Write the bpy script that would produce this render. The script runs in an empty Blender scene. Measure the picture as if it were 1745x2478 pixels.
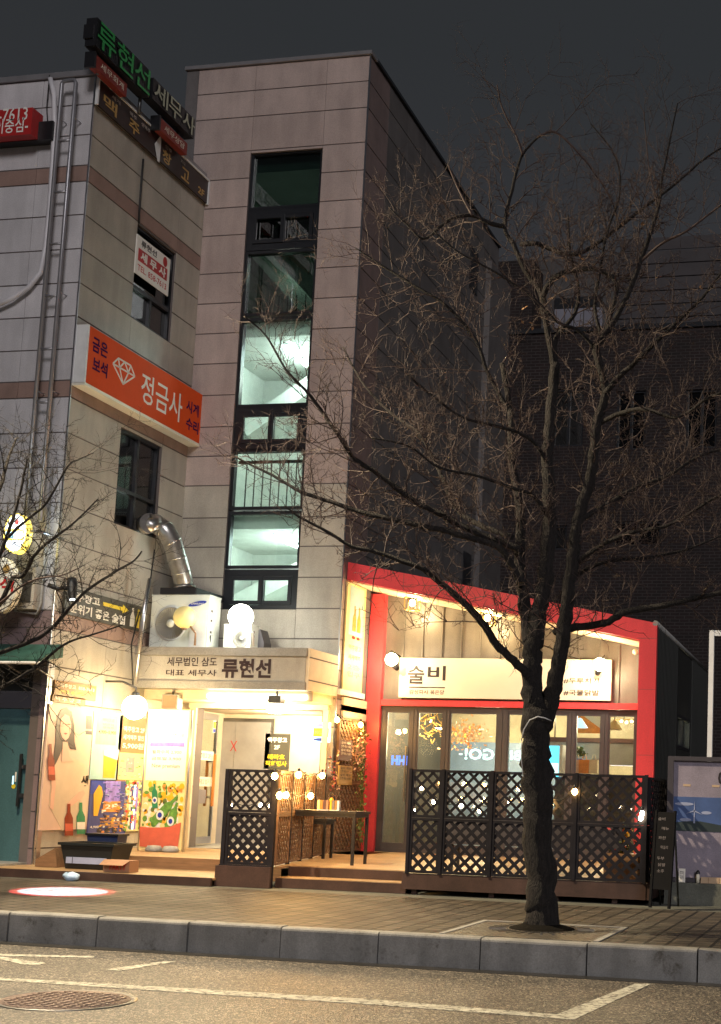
import bpy, math, random
from mathutils import Vector, Matrix
rnd = random.Random(7)
S = bpy.context.scene
COL = S.collection
rad = math.radians
# ---------------------------------------------------------------- camera, world, sun, exposure
FPX = 3283.3
PW, PH = 1745, 2478
PCX, PCY = 1405.4, 1517.0
_p, _r, _y = rad(7.2104), rad(1.7918), rad(-12.1934)
FW = Vector((math.sin(_y)*math.cos(_p), math.cos(_y)*math.cos(_p), math.sin(_p)))
RT0 = Vector((math.cos(_y), -math.sin(_y), 0))
UP0 = RT0.cross(FW)
RT = RT0*math.cos(_r)+UP0*math.sin(_r)
UP = -RT0*math.sin(_r)+UP0*math.cos(_r)
CAMP = Vector((0, 0, 1.35))
cd = bpy.data.cameras.new('camera'); cam = bpy.data.objects.new('camera', cd); COL.objects.link(cam)
cam.matrix_world = Matrix(((RT.x, UP.x, -FW.x, CAMP.x), (RT.y, UP.y, -FW.y, CAMP.y), (RT.z, UP.z, -FW.z, CAMP.z), (0, 0, 0, 1)))
cd.sensor_fit = 'VERTICAL'; cd.sensor_height = 24; cd.sensor_width = 24
cd.lens = FPX/PH*24
cd.shift_x = (PW/2-PCX)/PH; cd.shift_y = (PCY-PH/2)/PH
cd.clip_end = 500; cd.clip_start = .1
S.camera = cam
w = bpy.data.worlds.new("World"); S.world = w; w.use_nodes = True
nt = w.node_tree; bg = nt.nodes['Background']
tc = nt.nodes.new('ShaderNodeTexCoord'); sep = nt.nodes.new('ShaderNodeSeparateXYZ'); cr = nt.nodes.new('ShaderNodeValToRGB')
nt.links.new(tc.outputs['Generated'], sep.inputs[0]); nt.links.new(sep.outputs['Z'], cr.inputs[0]); nt.links.new(cr.outputs[0], bg.inputs[0])
cr.color_ramp.elements[0].position = .0; cr.color_ramp.elements[0].color = (.044, .038, .043, 1)
cr.color_ramp.elements[1].position = .5; cr.color_ramp.elements[1].color = (.027, .0295, .0325, 1)
e = cr.color_ramp.elements.new(.25); e.color = (.036, .0345, .039, 1)
bg.inputs[1].default_value = .60
sl = bpy.data.lights.new('street_glow', 'SUN'); so = bpy.data.objects.new('street_glow', sl); COL.objects.link(so)
sl.energy = .62; sl.angle = rad(14); sl.color = (1, .945, .96)
SUN_DIR = Vector((-.42, .84, -.36)).normalized()
so.rotation_euler = SUN_DIR.to_track_quat('-Z', 'Y').to_euler()
so.location = (5, -5, 12)
S.view_settings.view_transform = 'Standard'; S.view_settings.look = 'None'
S.view_settings.exposure = .75; S.view_settings.gamma = 1
S.cycles.max_bounces = 5; S.cycles.transparent_max_bounces = 12
S.cycles.sample_clamp_indirect = 4; S.cycles.use_denoising = True

def lamp(name, loc, power, col, r=.05, kind='POINT', aim=None, angle=100, blend=.6):
    l = bpy.data.lights.new(name, kind); o = bpy.data.objects.new(name, l); COL.objects.link(o)
    l.energy = power; l.color = col; o.location = loc
    l.shadow_soft_size = r
    if kind == 'SPOT':
        l.spot_size = rad(angle); l.spot_blend = blend
        o.rotation_euler = (Vector(aim)-Vector(loc)).to_track_quat('-Z', 'Y').to_euler()
    return o

# photograph pixel -> point on a wall or ground plane (used to read off real dimensions)
def at(px, py, ax, v):
    d = FW*FPX+RT*(px-PCX)-UP*(py-PCY)
    i = 'XYZ'.index(ax)
    return CAMP+d*((v-CAMP[i])/d[i])
YA, XB, YT, XT, YB = 18.5, -12.3, 22.26, -9.14, 23.78

# ---------------------------------------------------------------- materials
MATS = {}
def mat(name, col, rough=.6, metal=0., noise=.12, nscale=3., bump=0., bscale=40., emit=None, estr=0., island=0., spec=.5, stretch=None, coat=0., streak=0.):
    m = bpy.data.materials.new(name); m.use_nodes = True; n = m.node_tree; b = n.nodes['Principled BSDF']
    L = n.links.new
    b.inputs['Roughness'].default_value = rough; b.inputs['Metallic'].default_value = metal
    b.inputs['Specular IOR Level'].default_value = spec
    if coat: b.inputs['Coat Weight'].default_value = coat; b.inputs['Coat Roughness'].default_value = .15
    base = (*col, 1)
    t = n.nodes.new('ShaderNodeTexCoord')
    src = t.outputs['Object']
    if stretch:
        mp = n.nodes.new('ShaderNodeMapping'); mp.inputs['Scale'].default_value = stretch; L(src, mp.inputs[0]); src = mp.outputs[0]
    nz = n.nodes.new('ShaderNodeTexNoise'); nz.inputs['Scale'].default_value = nscale; nz.inputs['Detail'].default_value = 6; nz.inputs['Roughness'].default_value = .65
    L(src, nz.inputs['Vector'])
    mr = n.nodes.new('ShaderNodeMapRange'); mr.inputs[1].default_value = .3; mr.inputs[2].default_value = .7
    mr.inputs[3].default_value = 1-noise; mr.inputs[4].default_value = 1+noise; L(nz.outputs[0], mr.inputs[0])
    val = mr.outputs[0]
    if island:
        g = n.nodes.new('ShaderNodeNewGeometry'); m2 = n.nodes.new('ShaderNodeMapRange')
        m2.inputs[3].default_value = 1-island; m2.inputs[4].default_value = 1+island; L(g.outputs['Random Per Island'], m2.inputs[0])
        mu = n.nodes.new('ShaderNodeMath'); mu.operation = 'MULTIPLY'; L(val, mu.inputs[0]); L(m2.outputs[0], mu.inputs[1]); val = mu.outputs[0]
    if streak:                                   # rain runs, dirt patches and wear
        mp2 = n.nodes.new('ShaderNodeMapping'); mp2.inputs['Scale'].default_value = (2.6, 2.6, .5); L(t.outputs['Object'], mp2.inputs[0])
        n4 = n.nodes.new('ShaderNodeTexNoise'); n4.inputs['Scale'].default_value = 1.6; n4.inputs['Detail'].default_value = 5; L(mp2.outputs[0], n4.inputs['Vector'])
        m4 = n.nodes.new('ShaderNodeMapRange'); m4.inputs[1].default_value = .35; m4.inputs[2].default_value = .62; m4.inputs[3].default_value = 1-streak; m4.inputs[4].default_value = 1.03; L(n4.outputs[0], m4.inputs[0])
        n5 = n.nodes.new('ShaderNodeTexNoise'); n5.inputs['Scale'].default_value = 70; n5.inputs['Detail'].default_value = 2; L(t.outputs['Object'], n5.inputs['Vector'])
        m5 = n.nodes.new('ShaderNodeMapRange'); m5.inputs[1].default_value = .35; m5.inputs[2].default_value = .65; m5.inputs[3].default_value = .88; m5.inputs[4].default_value = 1.10; L(n5.outputs[0], m5.inputs[0])
        for q_ in (m4, m5):
            mu = n.nodes.new('ShaderNodeMath'); mu.operation = 'MULTIPLY'; L(val, mu.inputs[0]); L(q_.outputs[0], mu.inputs[1]); val = mu.outputs[0]
    vm = n.nodes.new('ShaderNodeVectorMath'); vm.operation = 'SCALE'; vm.inputs[0].default_value = col; L(val, vm.inputs['Scale'])
    L(vm.outputs[0], b.inputs['Base Color'])
    if bump:
        n2 = n.nodes.new('ShaderNodeTexNoise'); n2.inputs['Scale'].default_value = bscale; n2.inputs['Detail'].default_value = 4; L(src, n2.inputs['Vector'])
        bp = n.nodes.new('ShaderNodeBump'); bp.inputs['Strength'].default_value = bump; bp.inputs['Distance'].default_value = .02
        L(n2.outputs[0], bp.inputs['Height']); L(bp.outputs[0], b.inputs['Normal'])
    if emit:
        b.inputs['Emission Color'].default_value = (*emit, 1); b.inputs['Emission Strength'].default_value = estr
    MATS[name] = m
    return name
def emat(name, col, s):
    m = bpy.data.materials.new(name); m.use_nodes = True; n = m.node_tree
    b = n.nodes['Principled BSDF']; b.inputs['Base Color'].default_value = (*col, 1)
    b.inputs['Emission Color'].default_value = (*col, 1); b.inputs['Emission Strength'].default_value = s
    MATS[name] = m; return name
def glass(name, tint, gloss=.12, rough=.03, fres=1.):
    m = bpy.data.materials.new(name); m.use_nodes = True; n = m.node_tree; L = n.links.new
    for x in list(n.nodes): n.nodes.remove(x)
    o = n.nodes.new('ShaderNodeOutputMaterial'); t = n.nodes.new('ShaderNodeBsdfTransparent'); g = n.nodes.new('ShaderNodeBsdfGlossy'); mx = n.nodes.new('ShaderNodeMixShader')
    t.inputs[0].default_value = (*tint, 1); g.inputs['Roughness'].default_value = rough
    lw = n.nodes.new('ShaderNodeFresnel'); lw.inputs[0].default_value = 1.5
    ad = n.nodes.new('ShaderNodeMath'); ad.operation = 'MULTIPLY_ADD'; ad.inputs[1].default_value = fres; ad.inputs[2].default_value = gloss-.04*fres
    L(lw.outputs[0], ad.inputs[0]); L(ad.outputs[0], mx.inputs[0]); L(t.outputs[0], mx.inputs[1]); L(g.outputs[0], mx.inputs[2]); L(mx.outputs[0], o.inputs[0])
    MATS[name] = m; return name
def brickmat(name, c1, c2, cm, bw, bh, mortar, axes, rough=.75, bump=.5, off=.5, noise=.25, spec=.4):
    m = bpy.data.materials.new(name); m.use_nodes = True; n = m.node_tree; b = n.nodes['Principled BSDF']; L = n.links.new
    b.inputs['Roughness'].default_value = rough; b.inputs['Specular IOR Level'].default_value = spec
    t = n.nodes.new('ShaderNodeTexCoord'); s = n.nodes.new('ShaderNodeSeparateXYZ'); c = n.nodes.new('ShaderNodeCombineXYZ')
    L(t.outputs['Object'], s.inputs[0]); L(s.outputs[axes[0]], c.inputs[0]); L(s.outputs[axes[1]], c.inputs[1])
    k = n.nodes.new('ShaderNodeTexBrick'); k.offset = off; k.inputs['Scale'].default_value = 1
    k.inputs['Brick Width'].default_value = bw; k.inputs['Row Height'].default_value = bh; k.inputs['Mortar Size'].default_value = mortar; k.inputs['Mortar Smooth'].default_value = .3
    k.inputs['Color1'].default_value = (*c1, 1); k.inputs['Color2'].default_value = (*c2, 1); k.inputs['Mortar'].default_value = (*cm, 1)
    L(c.outputs[0], k.inputs['Vector'])
    nz = n.nodes.new('ShaderNodeTexNoise'); nz.inputs['Scale'].default_value = 2.2; nz.inputs['Detail'].default_value = 8; L(t.outputs['Object'], nz.inputs['Vector'])
    mr = n.nodes.new('ShaderNodeMapRange'); mr.inputs[1].default_value = .3; mr.inputs[2].default_value = .7; mr.inputs[3].default_value = 1-noise; mr.inputs[4].default_value = 1+noise; L(nz.outputs[0], mr.inputs[0])
    vm = n.nodes.new('ShaderNodeVectorMath'); vm.operation = 'SCALE'; L(k.outputs[0], vm.inputs[0]); L(mr.outputs[0], vm.inputs['Scale']); L(vm.outputs[0], b.inputs['Base Color'])
    bp = n.nodes.new('ShaderNodeBump'); bp.inputs['Strength'].default_value = bump; bp.inputs['Distance'].default_value = .01; bp.invert = True
    L(k.outputs['Fac'], bp.inputs['Height'])
    n3 = n.nodes.new('ShaderNodeTexNoise'); n3.inputs['Scale'].default_value = 60; L(t.outputs['Object'], n3.inputs['Vector'])
    b2 = n.nodes.new('ShaderNodeBump'); b2.inputs['Strength'].default_value = .25; b2.inputs['Distance'].default_value = .005; L(n3.outputs[0], b2.inputs['Height']); L(bp.outputs[0], b2.inputs['Normal'])
    L(b2.outputs[0], b.inputs['Normal'])
    MATS[name] = m; return name

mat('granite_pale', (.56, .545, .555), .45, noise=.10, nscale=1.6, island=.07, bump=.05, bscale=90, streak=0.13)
mat('granite_beige', (.42, .385, .325), .5, noise=.12, nscale=1.4, island=.06, bump=.05, bscale=90, streak=0.13)
mat('granite_pink', (.46, .37, .335), .5, noise=.10, nscale=1.3, island=.07, bump=.05, bscale=90, streak=0.13)
mat('granite_band', (.30, .20, .165), .5, noise=.12, island=.04, streak=0.13)
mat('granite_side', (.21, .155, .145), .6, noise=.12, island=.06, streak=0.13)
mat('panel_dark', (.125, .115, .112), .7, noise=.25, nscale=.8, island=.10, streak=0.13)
mat('joint', (.13, .11, .105), .9)
mat('cap_metal', (.35, .34, .35), .4, .6)
mat('frame_black', (.012, .014, .018), .35, noise=.2)
mat('frame_grey', (.055, .05, .06), .4)
mat('steel', (.52, .52, .54), .28, 1., noise=.08)
mat('steel_dark', (.2, .2, .2), .4, 1.)
mat('galvanised', (.46, .45, .43), .33, .95, noise=.25, nscale=9)
mat('white_paint', (.72, .73, .72), .45)
mat('ac_white', (.68, .72, .66), .45, noise=.06)
mat('ac_grille', (.30, .30, .26), .5)
mat('ac_blue', (.02, .045, .35), .4)
mat('black_plastic', (.01, .01, .012), .4)
mat('black_paint', (.008, .0075, .01), .5, noise=.25, nscale=6)
mat('matte_black', (.01, .01, .011), .9, spec=.1)
mat('lattice_lit', (.16, .085, .04), .6, noise=.3, nscale=9)  # lighter copy of the dark lattice, golden bulb light put into its colour
mat('lattice', (.011, .010, .014), .65, spec=.2, noise=.35, nscale=9)
mat('orange_film', (.70, .085, .015), .75, noise=.06, spec=.15)
mat('sign_white', (.85, .82, .74), .8, spec=.1, noise=.03)
mat('cream_film', (.8, .76, .62), .45, noise=.04)
mat('purple_ink', (.06, .012, .07), .85, spec=.05)
mat('white_ink', (.8, .78, .72), .5, noise=.03)
mat('gold_ink', (.45, .27, .07), .35)
mat('silver_ink', (.5, .45, .4), .4)
mat('sign_brown', (.022, .010, .008), .4)
mat('sign_red', (.42, .02, .02), .4)
mat('sign_red_dim', (.22, .03, .022), .5)
mat('green_letter', (.02, .13, .035), .4, emit=(.02, .2, .05), estr=.10)
mat('pale_letter', (.42, .44, .33), .5)
mat('red_ink', (.5, .02, .02), .4)
mat('dark_ink', (.02, .014, .018), .5)
mat('grey_ink', (.18, .16, .17), .5)
mat('yellow_ink', (.75, .58, .03), .4)
mat('olive_board', (.055, .052, .038), .45)
mat('teal_door', (.065, .15, .17), .45, noise=.12, nscale=1.2, streak=0.13)
mat('green_awning', (.025, .09, .07), .7, noise=.4, nscale=8)
mat('canopy_metal', (.33, .32, .30), .45, .35, noise=.1, streak=0.13)
mat('canopy_face', (.42, .40, .36), .45, .15, streak=0.13)
mat('letter_brown', (.035, .02, .022), .4)
mat('wall_cream', (.68, .58, .42), .7)
mat('lift_grey', (.34, .33, .33), .4, .3)
mat('red_frame', (.70, .06, .075), .38, noise=.07, nscale=1.5, streak=0.10)
mat('cladding', (.20, .185, .175), .45, .3, noise=.12, streak=0.20)
mat('cladding_black', (.018, .02, .018), .45)
mat('sign_cream', (.75, .68, .58), .55, noise=.03)
mat('soffit', (.72, .62, .45), .6)
mat('brown_wood', (.22, .12, .06), .5, noise=.35, nscale=2, stretch=(1, 12, 12), bump=.2, bscale=8)
mat('deck_wood', (.36, .235, .12), .42, noise=.3, nscale=2, stretch=(1, 14, 14), bump=.2, bscale=9, island=.14)
mat('fascia_brown', (.055, .03, .024), .5, noise=.3, streak=0.13)
mat('wall_white', (.72, .74, .70), .7)
mat('rail_dark', (.05, .055, .05), .5)
mat('stone_grey', (.30, .30, .29), .7, noise=.2, nscale=5, bump=.2, streak=0.13)
mat('concrete', (.10, .105, .09), .85, noise=.35, nscale=3, bump=.3, bscale=20, streak=0.13)
mat('kerb_stone', (.235, .235, .23), .7, noise=.16, nscale=4, bump=.12, bscale=60, island=.08, streak=0.30)
mat('bark', (.015, .012, .0115), .9, noise=.75, nscale=9, bump=1., bscale=26, stretch=(3.5, 3.5, .7))
_b = [q for q in MATS['bark'].node_tree.nodes if q.type == 'BUMP'][0]; _b.inputs['Distance'].default_value = .06
mat('twig', (.056, .035, .032), .75, noise=.3)
mat('kerb_shade_dirt', (.022, .021, .02), .35, noise=.5, nscale=3, bump=.4, bscale=50)
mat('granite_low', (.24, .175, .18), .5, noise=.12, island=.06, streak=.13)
mat('soil', (.006, .005, .004), .95, spec=.1, bump=.6)
mat('dry_leaf', (.30, .16, .07), .7)
mat('hoarding', (.26, .23, .29), .55, noise=.18, nscale=4, streak=0.15)
mat('sky_blue', (.055, .10, .25), .5, noise=.25, nscale=2.5)
mat('hill_dark', (.02, .035, .04), .6)
mat('wood_pale', (.5, .36, .24), .7)
mat('poster_pink', (.72, .50, .40), .5, noise=.05)
mat('poster_skin', (.78, .47, .36), .5, noise=.02)
mat('poster_hair', (.055, .04, .04), .5)
mat('poster_dress', (.66, .52, .38), .5, noise=.06)
mat('poster_blue', (.33, .52, .52), .5)
mat('poster_navy', (.05, .06, .22), .5, noise=.2)
mat('poster_violet', (.25, .18, .6), .5, noise=.4, nscale=8)
mat('poster_orange', (.75, .27, .05), .5, noise=.25, nscale=10)
mat('poster_amber', (.8, .42, .02), .45)
mat('poster_green', (.12, .28, .05), .5, noise=.5, nscale=14)
mat('poster_brown', (.32, .17, .05), .5)
mat('poster_yellow', (.8, .66, .30), .5)
mat('poster_tub', (.6, .12, .07), .5, noise=.2)
mat('poster_bottle', (.26, .035, .01), .4)
mat('poster_soju', (.03, .22, .10), .4)
mat('logo_light_blue', (.45, .62, .85), .3, noise=.25, nscale=12)
mat('blue_bin', (.010, .02, .07), .5)
mat('tub_black', (.012, .015, .016), .45, noise=.3)
mat('label_blue', (.3, .34, .5), .5)
mat('cardboard', (.35, .2, .12), .8)
mat('leaf_green', (.10, .14, .03), .6, noise=.4, nscale=10)
mat('flower_peach', (.7, .42, .28), .6, noise=.2, nscale=20)
mat('flower_red', (.55, .08, .08), .6)
mat('menu_brown', (.10, .05, .05), .5)
mat('wood_orange', (.5, .19, .04), .5)
mat('bar_wall', (.36, .31, .22), .7, noise=.2)
mat('street_reflection', (.16, .24, .40), .35, noise=.3, nscale=1.5)
mat('bar_dark', (.05, .045, .04), .6)
mat('ceiling_dark', (.34, .29, .13), .8)
mat('roof_grey', (.07, .067, .067), .7, noise=.2, nscale=1.2)
mat('brick_rail', (.20, .20, .24), .7)
mat('pole_white', (.7, .72, .75), .4)
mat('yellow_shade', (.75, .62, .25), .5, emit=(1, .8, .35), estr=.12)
mat('ladder_grey', (.30, .30, .32), .35, .5)
mat('pvc_white', (.65, .64, .66), .4)
mat('cable', (.015, .014, .014), .6)
mat('rope_white', (.7, .7, .7), .6)
mat('paint_line', (.48, .47, .40), .7, noise=.35, nscale=9, bump=.2, bscale=120)
mat('skin_pale', (.6, .4, .3), .6)
emat('lamp_white', (1, .97, .82), 26)
emat('lamp_warm', (1, .76, .40), 26)
emat('bulb_warm', (1, .56, .16), 60)
emat('bulb_pale', (1, .80, .5), 40)
emat('tube_white', (.8, .97, 1), 30)
emat('tube_soffit', (1, .92, .7), 7)
emat('down_light', (.85, .93, 1), 12)
emat('screen_cyan', (.10, .62, .95), 1.5)
emat('screen_white', (.85, .85, 1), 1.3)
emat('pale_glow', (.62, .95, 1), 1.5)
emat('neon_blue', (.08, .2, 1), 2.2)
emat('neon_violet', (.30, .28, .85), .8)
emat('gold_glow', (1, .5, .1), 1.6)
emat('yellow_sign_lit', (1, .75, .12), 1.3)
emat('white_sign_lit', (.9, .97, 1), 2.4)
emat('cyan_lit', (.45, .8, .95), 1.0)
emat('red_lit', (.7, .1, .08), .6)
emat('cctv_lens', (.8, .9, 1), 2.)
glass('glass_green', (.30, .385, .36), .06)
glass('glass_pale', (.80, .88, .84), .05)
glass('glass_clear', (.84, .88, .84), .07)
glass('glass_door', (.86, .88, .84), .05, .03, .12)
glass('glass_bar', (.9, .92, .88), .09)
glass('glass_dark', (.08, .11, .10), .07)
brickmat('brick_dark', (.017, .008, .0075), (.011, .0065, .006), (.038, .031, .03), .23, .078, .012, (0, 2), bump=.6)
brickmat('brick_grey', (.045, .042, .048), (.03, .028, .034), (.12, .11, .125), .23, .078, .014, (0, 2), bump=.6)
brickmat('paver', (.088, .074, .058), (.044, .037, .030), (.009, .008, .007), .21, .21, .02, (1, 0), rough=.62, off=.5, noise=.3, spec=.3)
brickmat('grate_cover', (.12, .105, .085), (.085, .075, .06), (.04, .035, .03), .06, .06, .008, (0, 1), rough=.5, off=.5)

def asphalt():
    m = bpy.data.materials.new('asphalt'); m.use_nodes = True; n = m.node_tree; b = n.nodes['Principled BSDF']; L = n.links.new
    t = n.nodes.new('ShaderNodeTexCoord')
    v = n.nodes.new('ShaderNodeTexVoronoi'); v.inputs['Scale'].default_value = 75; L(t.outputs['Object'], v.inputs['Vector'])
    r = n.nodes.new('ShaderNodeSeparateColor'); L(v.outputs['Color'], r.inputs[0])
    c = n.nodes.new('ShaderNodeValToRGB'); c.color_ramp.elements[0].color = (.022, .020, .018, 1); c.color_ramp.elements[1].color = (.42, .36, .28, 1); c.color_ramp.elements[0].position = .25
    k = c.color_ramp.elements.new(.72); k.color = (.095, .083, .067, 1); L(r.outputs[0], c.inputs[0])
    nz = n.nodes.new('ShaderNodeTexNoise'); nz.inputs['Scale'].default_value = .9; nz.inputs['Detail'].default_value = 7; L(t.outputs['Object'], nz.inputs['Vector'])
    mr = n.nodes.new('ShaderNodeMapRange'); mr.inputs[1].default_value = .3; mr.inputs[2].default_value = .7; mr.inputs[3].default_value = .75; mr.inputs[4].default_value = 1.25; L(nz.outputs[0], mr.inputs[0])
    nd = n.nodes.new('ShaderNodeTexNoise'); nd.inputs['Scale'].default_value = 3; nd.inputs['Detail'].default_value = 6; L(t.outputs['Object'], nd.inputs['Vector'])
    mxv = n.nodes.new('ShaderNodeVectorMath'); mxv.operation = 'MULTIPLY_ADD'; mxv.inputs[1].default_value = (.5, .5, 0); L(nd.outputs['Color'], mxv.inputs[0]); L(t.outputs['Object'], mxv.inputs[2])
    ve = n.nodes.new('ShaderNodeTexVoronoi'); ve.feature = 'DISTANCE_TO_EDGE'; ve.inputs['Scale'].default_value = .55; L(mxv.outputs[0], ve.inputs['Vector'])
    mc = n.nodes.new('ShaderNodeMapRange'); mc.inputs[1].default_value = .002; mc.inputs[2].default_value = .007; mc.inputs[3].default_value = .45; mc.inputs[4].default_value = 1; L(ve.outputs['Distance'], mc.inputs[0])
    n6 = n.nodes.new('ShaderNodeTexNoise'); n6.inputs['Scale'].default_value = 5; n6.inputs['Detail'].default_value = 3; L(t.outputs['Object'], n6.inputs['Vector'])
    m6 = n.nodes.new('ShaderNodeMapRange'); m6.inputs[1].default_value = .60; m6.inputs[2].default_value = .72; m6.inputs[3].default_value = 1; m6.inputs[4].default_value = .6; L(n6.outputs[0], m6.inputs[0])
    w1 = n.nodes.new('ShaderNodeMath'); w1.operation = 'MULTIPLY'; L(mr.outputs[0], w1.inputs[0]); L(mc.outputs[0], w1.inputs[1])
    w2 = n.nodes.new('ShaderNodeMath'); w2.operation = 'MULTIPLY'; L(w1.outputs[0], w2.inputs[0]); L(m6.outputs[0], w2.inputs[1])
    vm = n.nodes.new('ShaderNodeVectorMath'); vm.operation = 'SCALE'; L(c.outputs[0], vm.inputs[0]); L(w2.outputs[0], vm.inputs['Scale']); L(vm.outputs[0], b.inputs['Base Color'])
    bp = n.nodes.new('ShaderNodeBump'); bp.inputs['Strength'].default_value = .9; bp.inputs['Distance'].default_value = .008
    L(v.outputs['Distance'], bp.inputs['Height']); L(bp.outputs[0], b.inputs['Normal'])
    b.inputs['Roughness'].default_value = .5; b.inputs['Specular IOR Level'].default_value = .7
    MATS['asphalt'] = m
asphalt()
def worn(name, col, under, scale, lo, hi):
    m = MATS[name]; n = m.node_tree; L = n.links.new; b = n.nodes['Principled BSDF']; src = b.inputs['Base Color'].links[0].from_socket
    t = n.nodes.new('ShaderNodeTexCoord'); z = n.nodes.new('ShaderNodeTexNoise'); z.inputs['Scale'].default_value = scale; z.inputs['Detail'].default_value = 8; z.inputs['Roughness'].default_value = .75; L(t.outputs['Object'], z.inputs['Vector'])
    q = n.nodes.new('ShaderNodeMapRange'); q.inputs[1].default_value = lo; q.inputs[2].default_value = hi; L(z.outputs[0], q.inputs[0])
    x = n.nodes.new('ShaderNodeMix'); x.data_type = 'RGBA'; L(q.outputs[0], x.inputs[0]); L(src, x.inputs[6]); x.inputs[7].default_value = (*under, 1); L(x.outputs[2], b.inputs['Base Color'])
worn('paint_line', None, (.09, .08, .07), 14, .50, .58)
worn('kerb_stone', None, (.07, .062, .05), 5, .56, .70)
worn('red_frame', None, (.34, .04, .045), 3, .60, .78)
worn('bark', None, (.075, .073, .068), 6, .62, .72)

# ---------------------------------------------------------------- mesh builder
class Fr:                                      # a wall-like frame: u along the wall, v up, n out of the wall
    def __init__(s, o, u, v, n): s.o, s.u, s.v, s.n = Vector(o), Vector(u), Vector(v), Vector(n)
    def p(s, a, b, c=0): return s.o+s.u*a+s.v*b+s.n*c
def FY(y): return Fr((0, y, 0), (1, 0, 0), (0, 0, 1), (0, -1, 0))
def FX(x): return Fr((x, 0, 0), (0, 1, 0), (0, 0, 1), (1, 0, 0))
def rY(y, tl, br): a = at(*tl, 'Y', y); b = at(*br, 'Y', y); return a.x, b.x, b.z, a.z
def rX(x, tl, br): a = at(*tl, 'X', x); b = at(*br, 'X', x); return a.y, b.y, b.z, a.z
TXT = {}
def glyphs(body, bold=0.):
    k = (body, bold)
    if k not in TXT:
        c = bpy.data.curves.new('lettering', 'FONT'); c.body = body; c.resolution_u = 2; c.offset = bold; c.space_line = 1.05
        c.align_x = 'CENTER' if '\n' in body else 'LEFT'
        o = bpy.data.objects.new('lettering', c); COL.objects.link(o)
        bpy.context.view_layer.update()
        me = bpy.data.meshes.new_from_object(o)
        vs = [v.co.copy() for v in me.vertices]; fs = [tuple(p.vertices) for p in me.polygons]
        bpy.data.objects.remove(o); bpy.data.meshes.remove(me); bpy.data.curves.remove(c)
        x0 = min(v.x for v in vs); x1 = max(v.x for v in vs); y0 = min(v.y for v in vs); y1 = max(v.y for v in vs)
        TXT[k] = ([((v.x-x0)/(x1-x0), (v.y-y0)/(y1-y0)) for v in vs], fs)
    return TXT[k]
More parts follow.
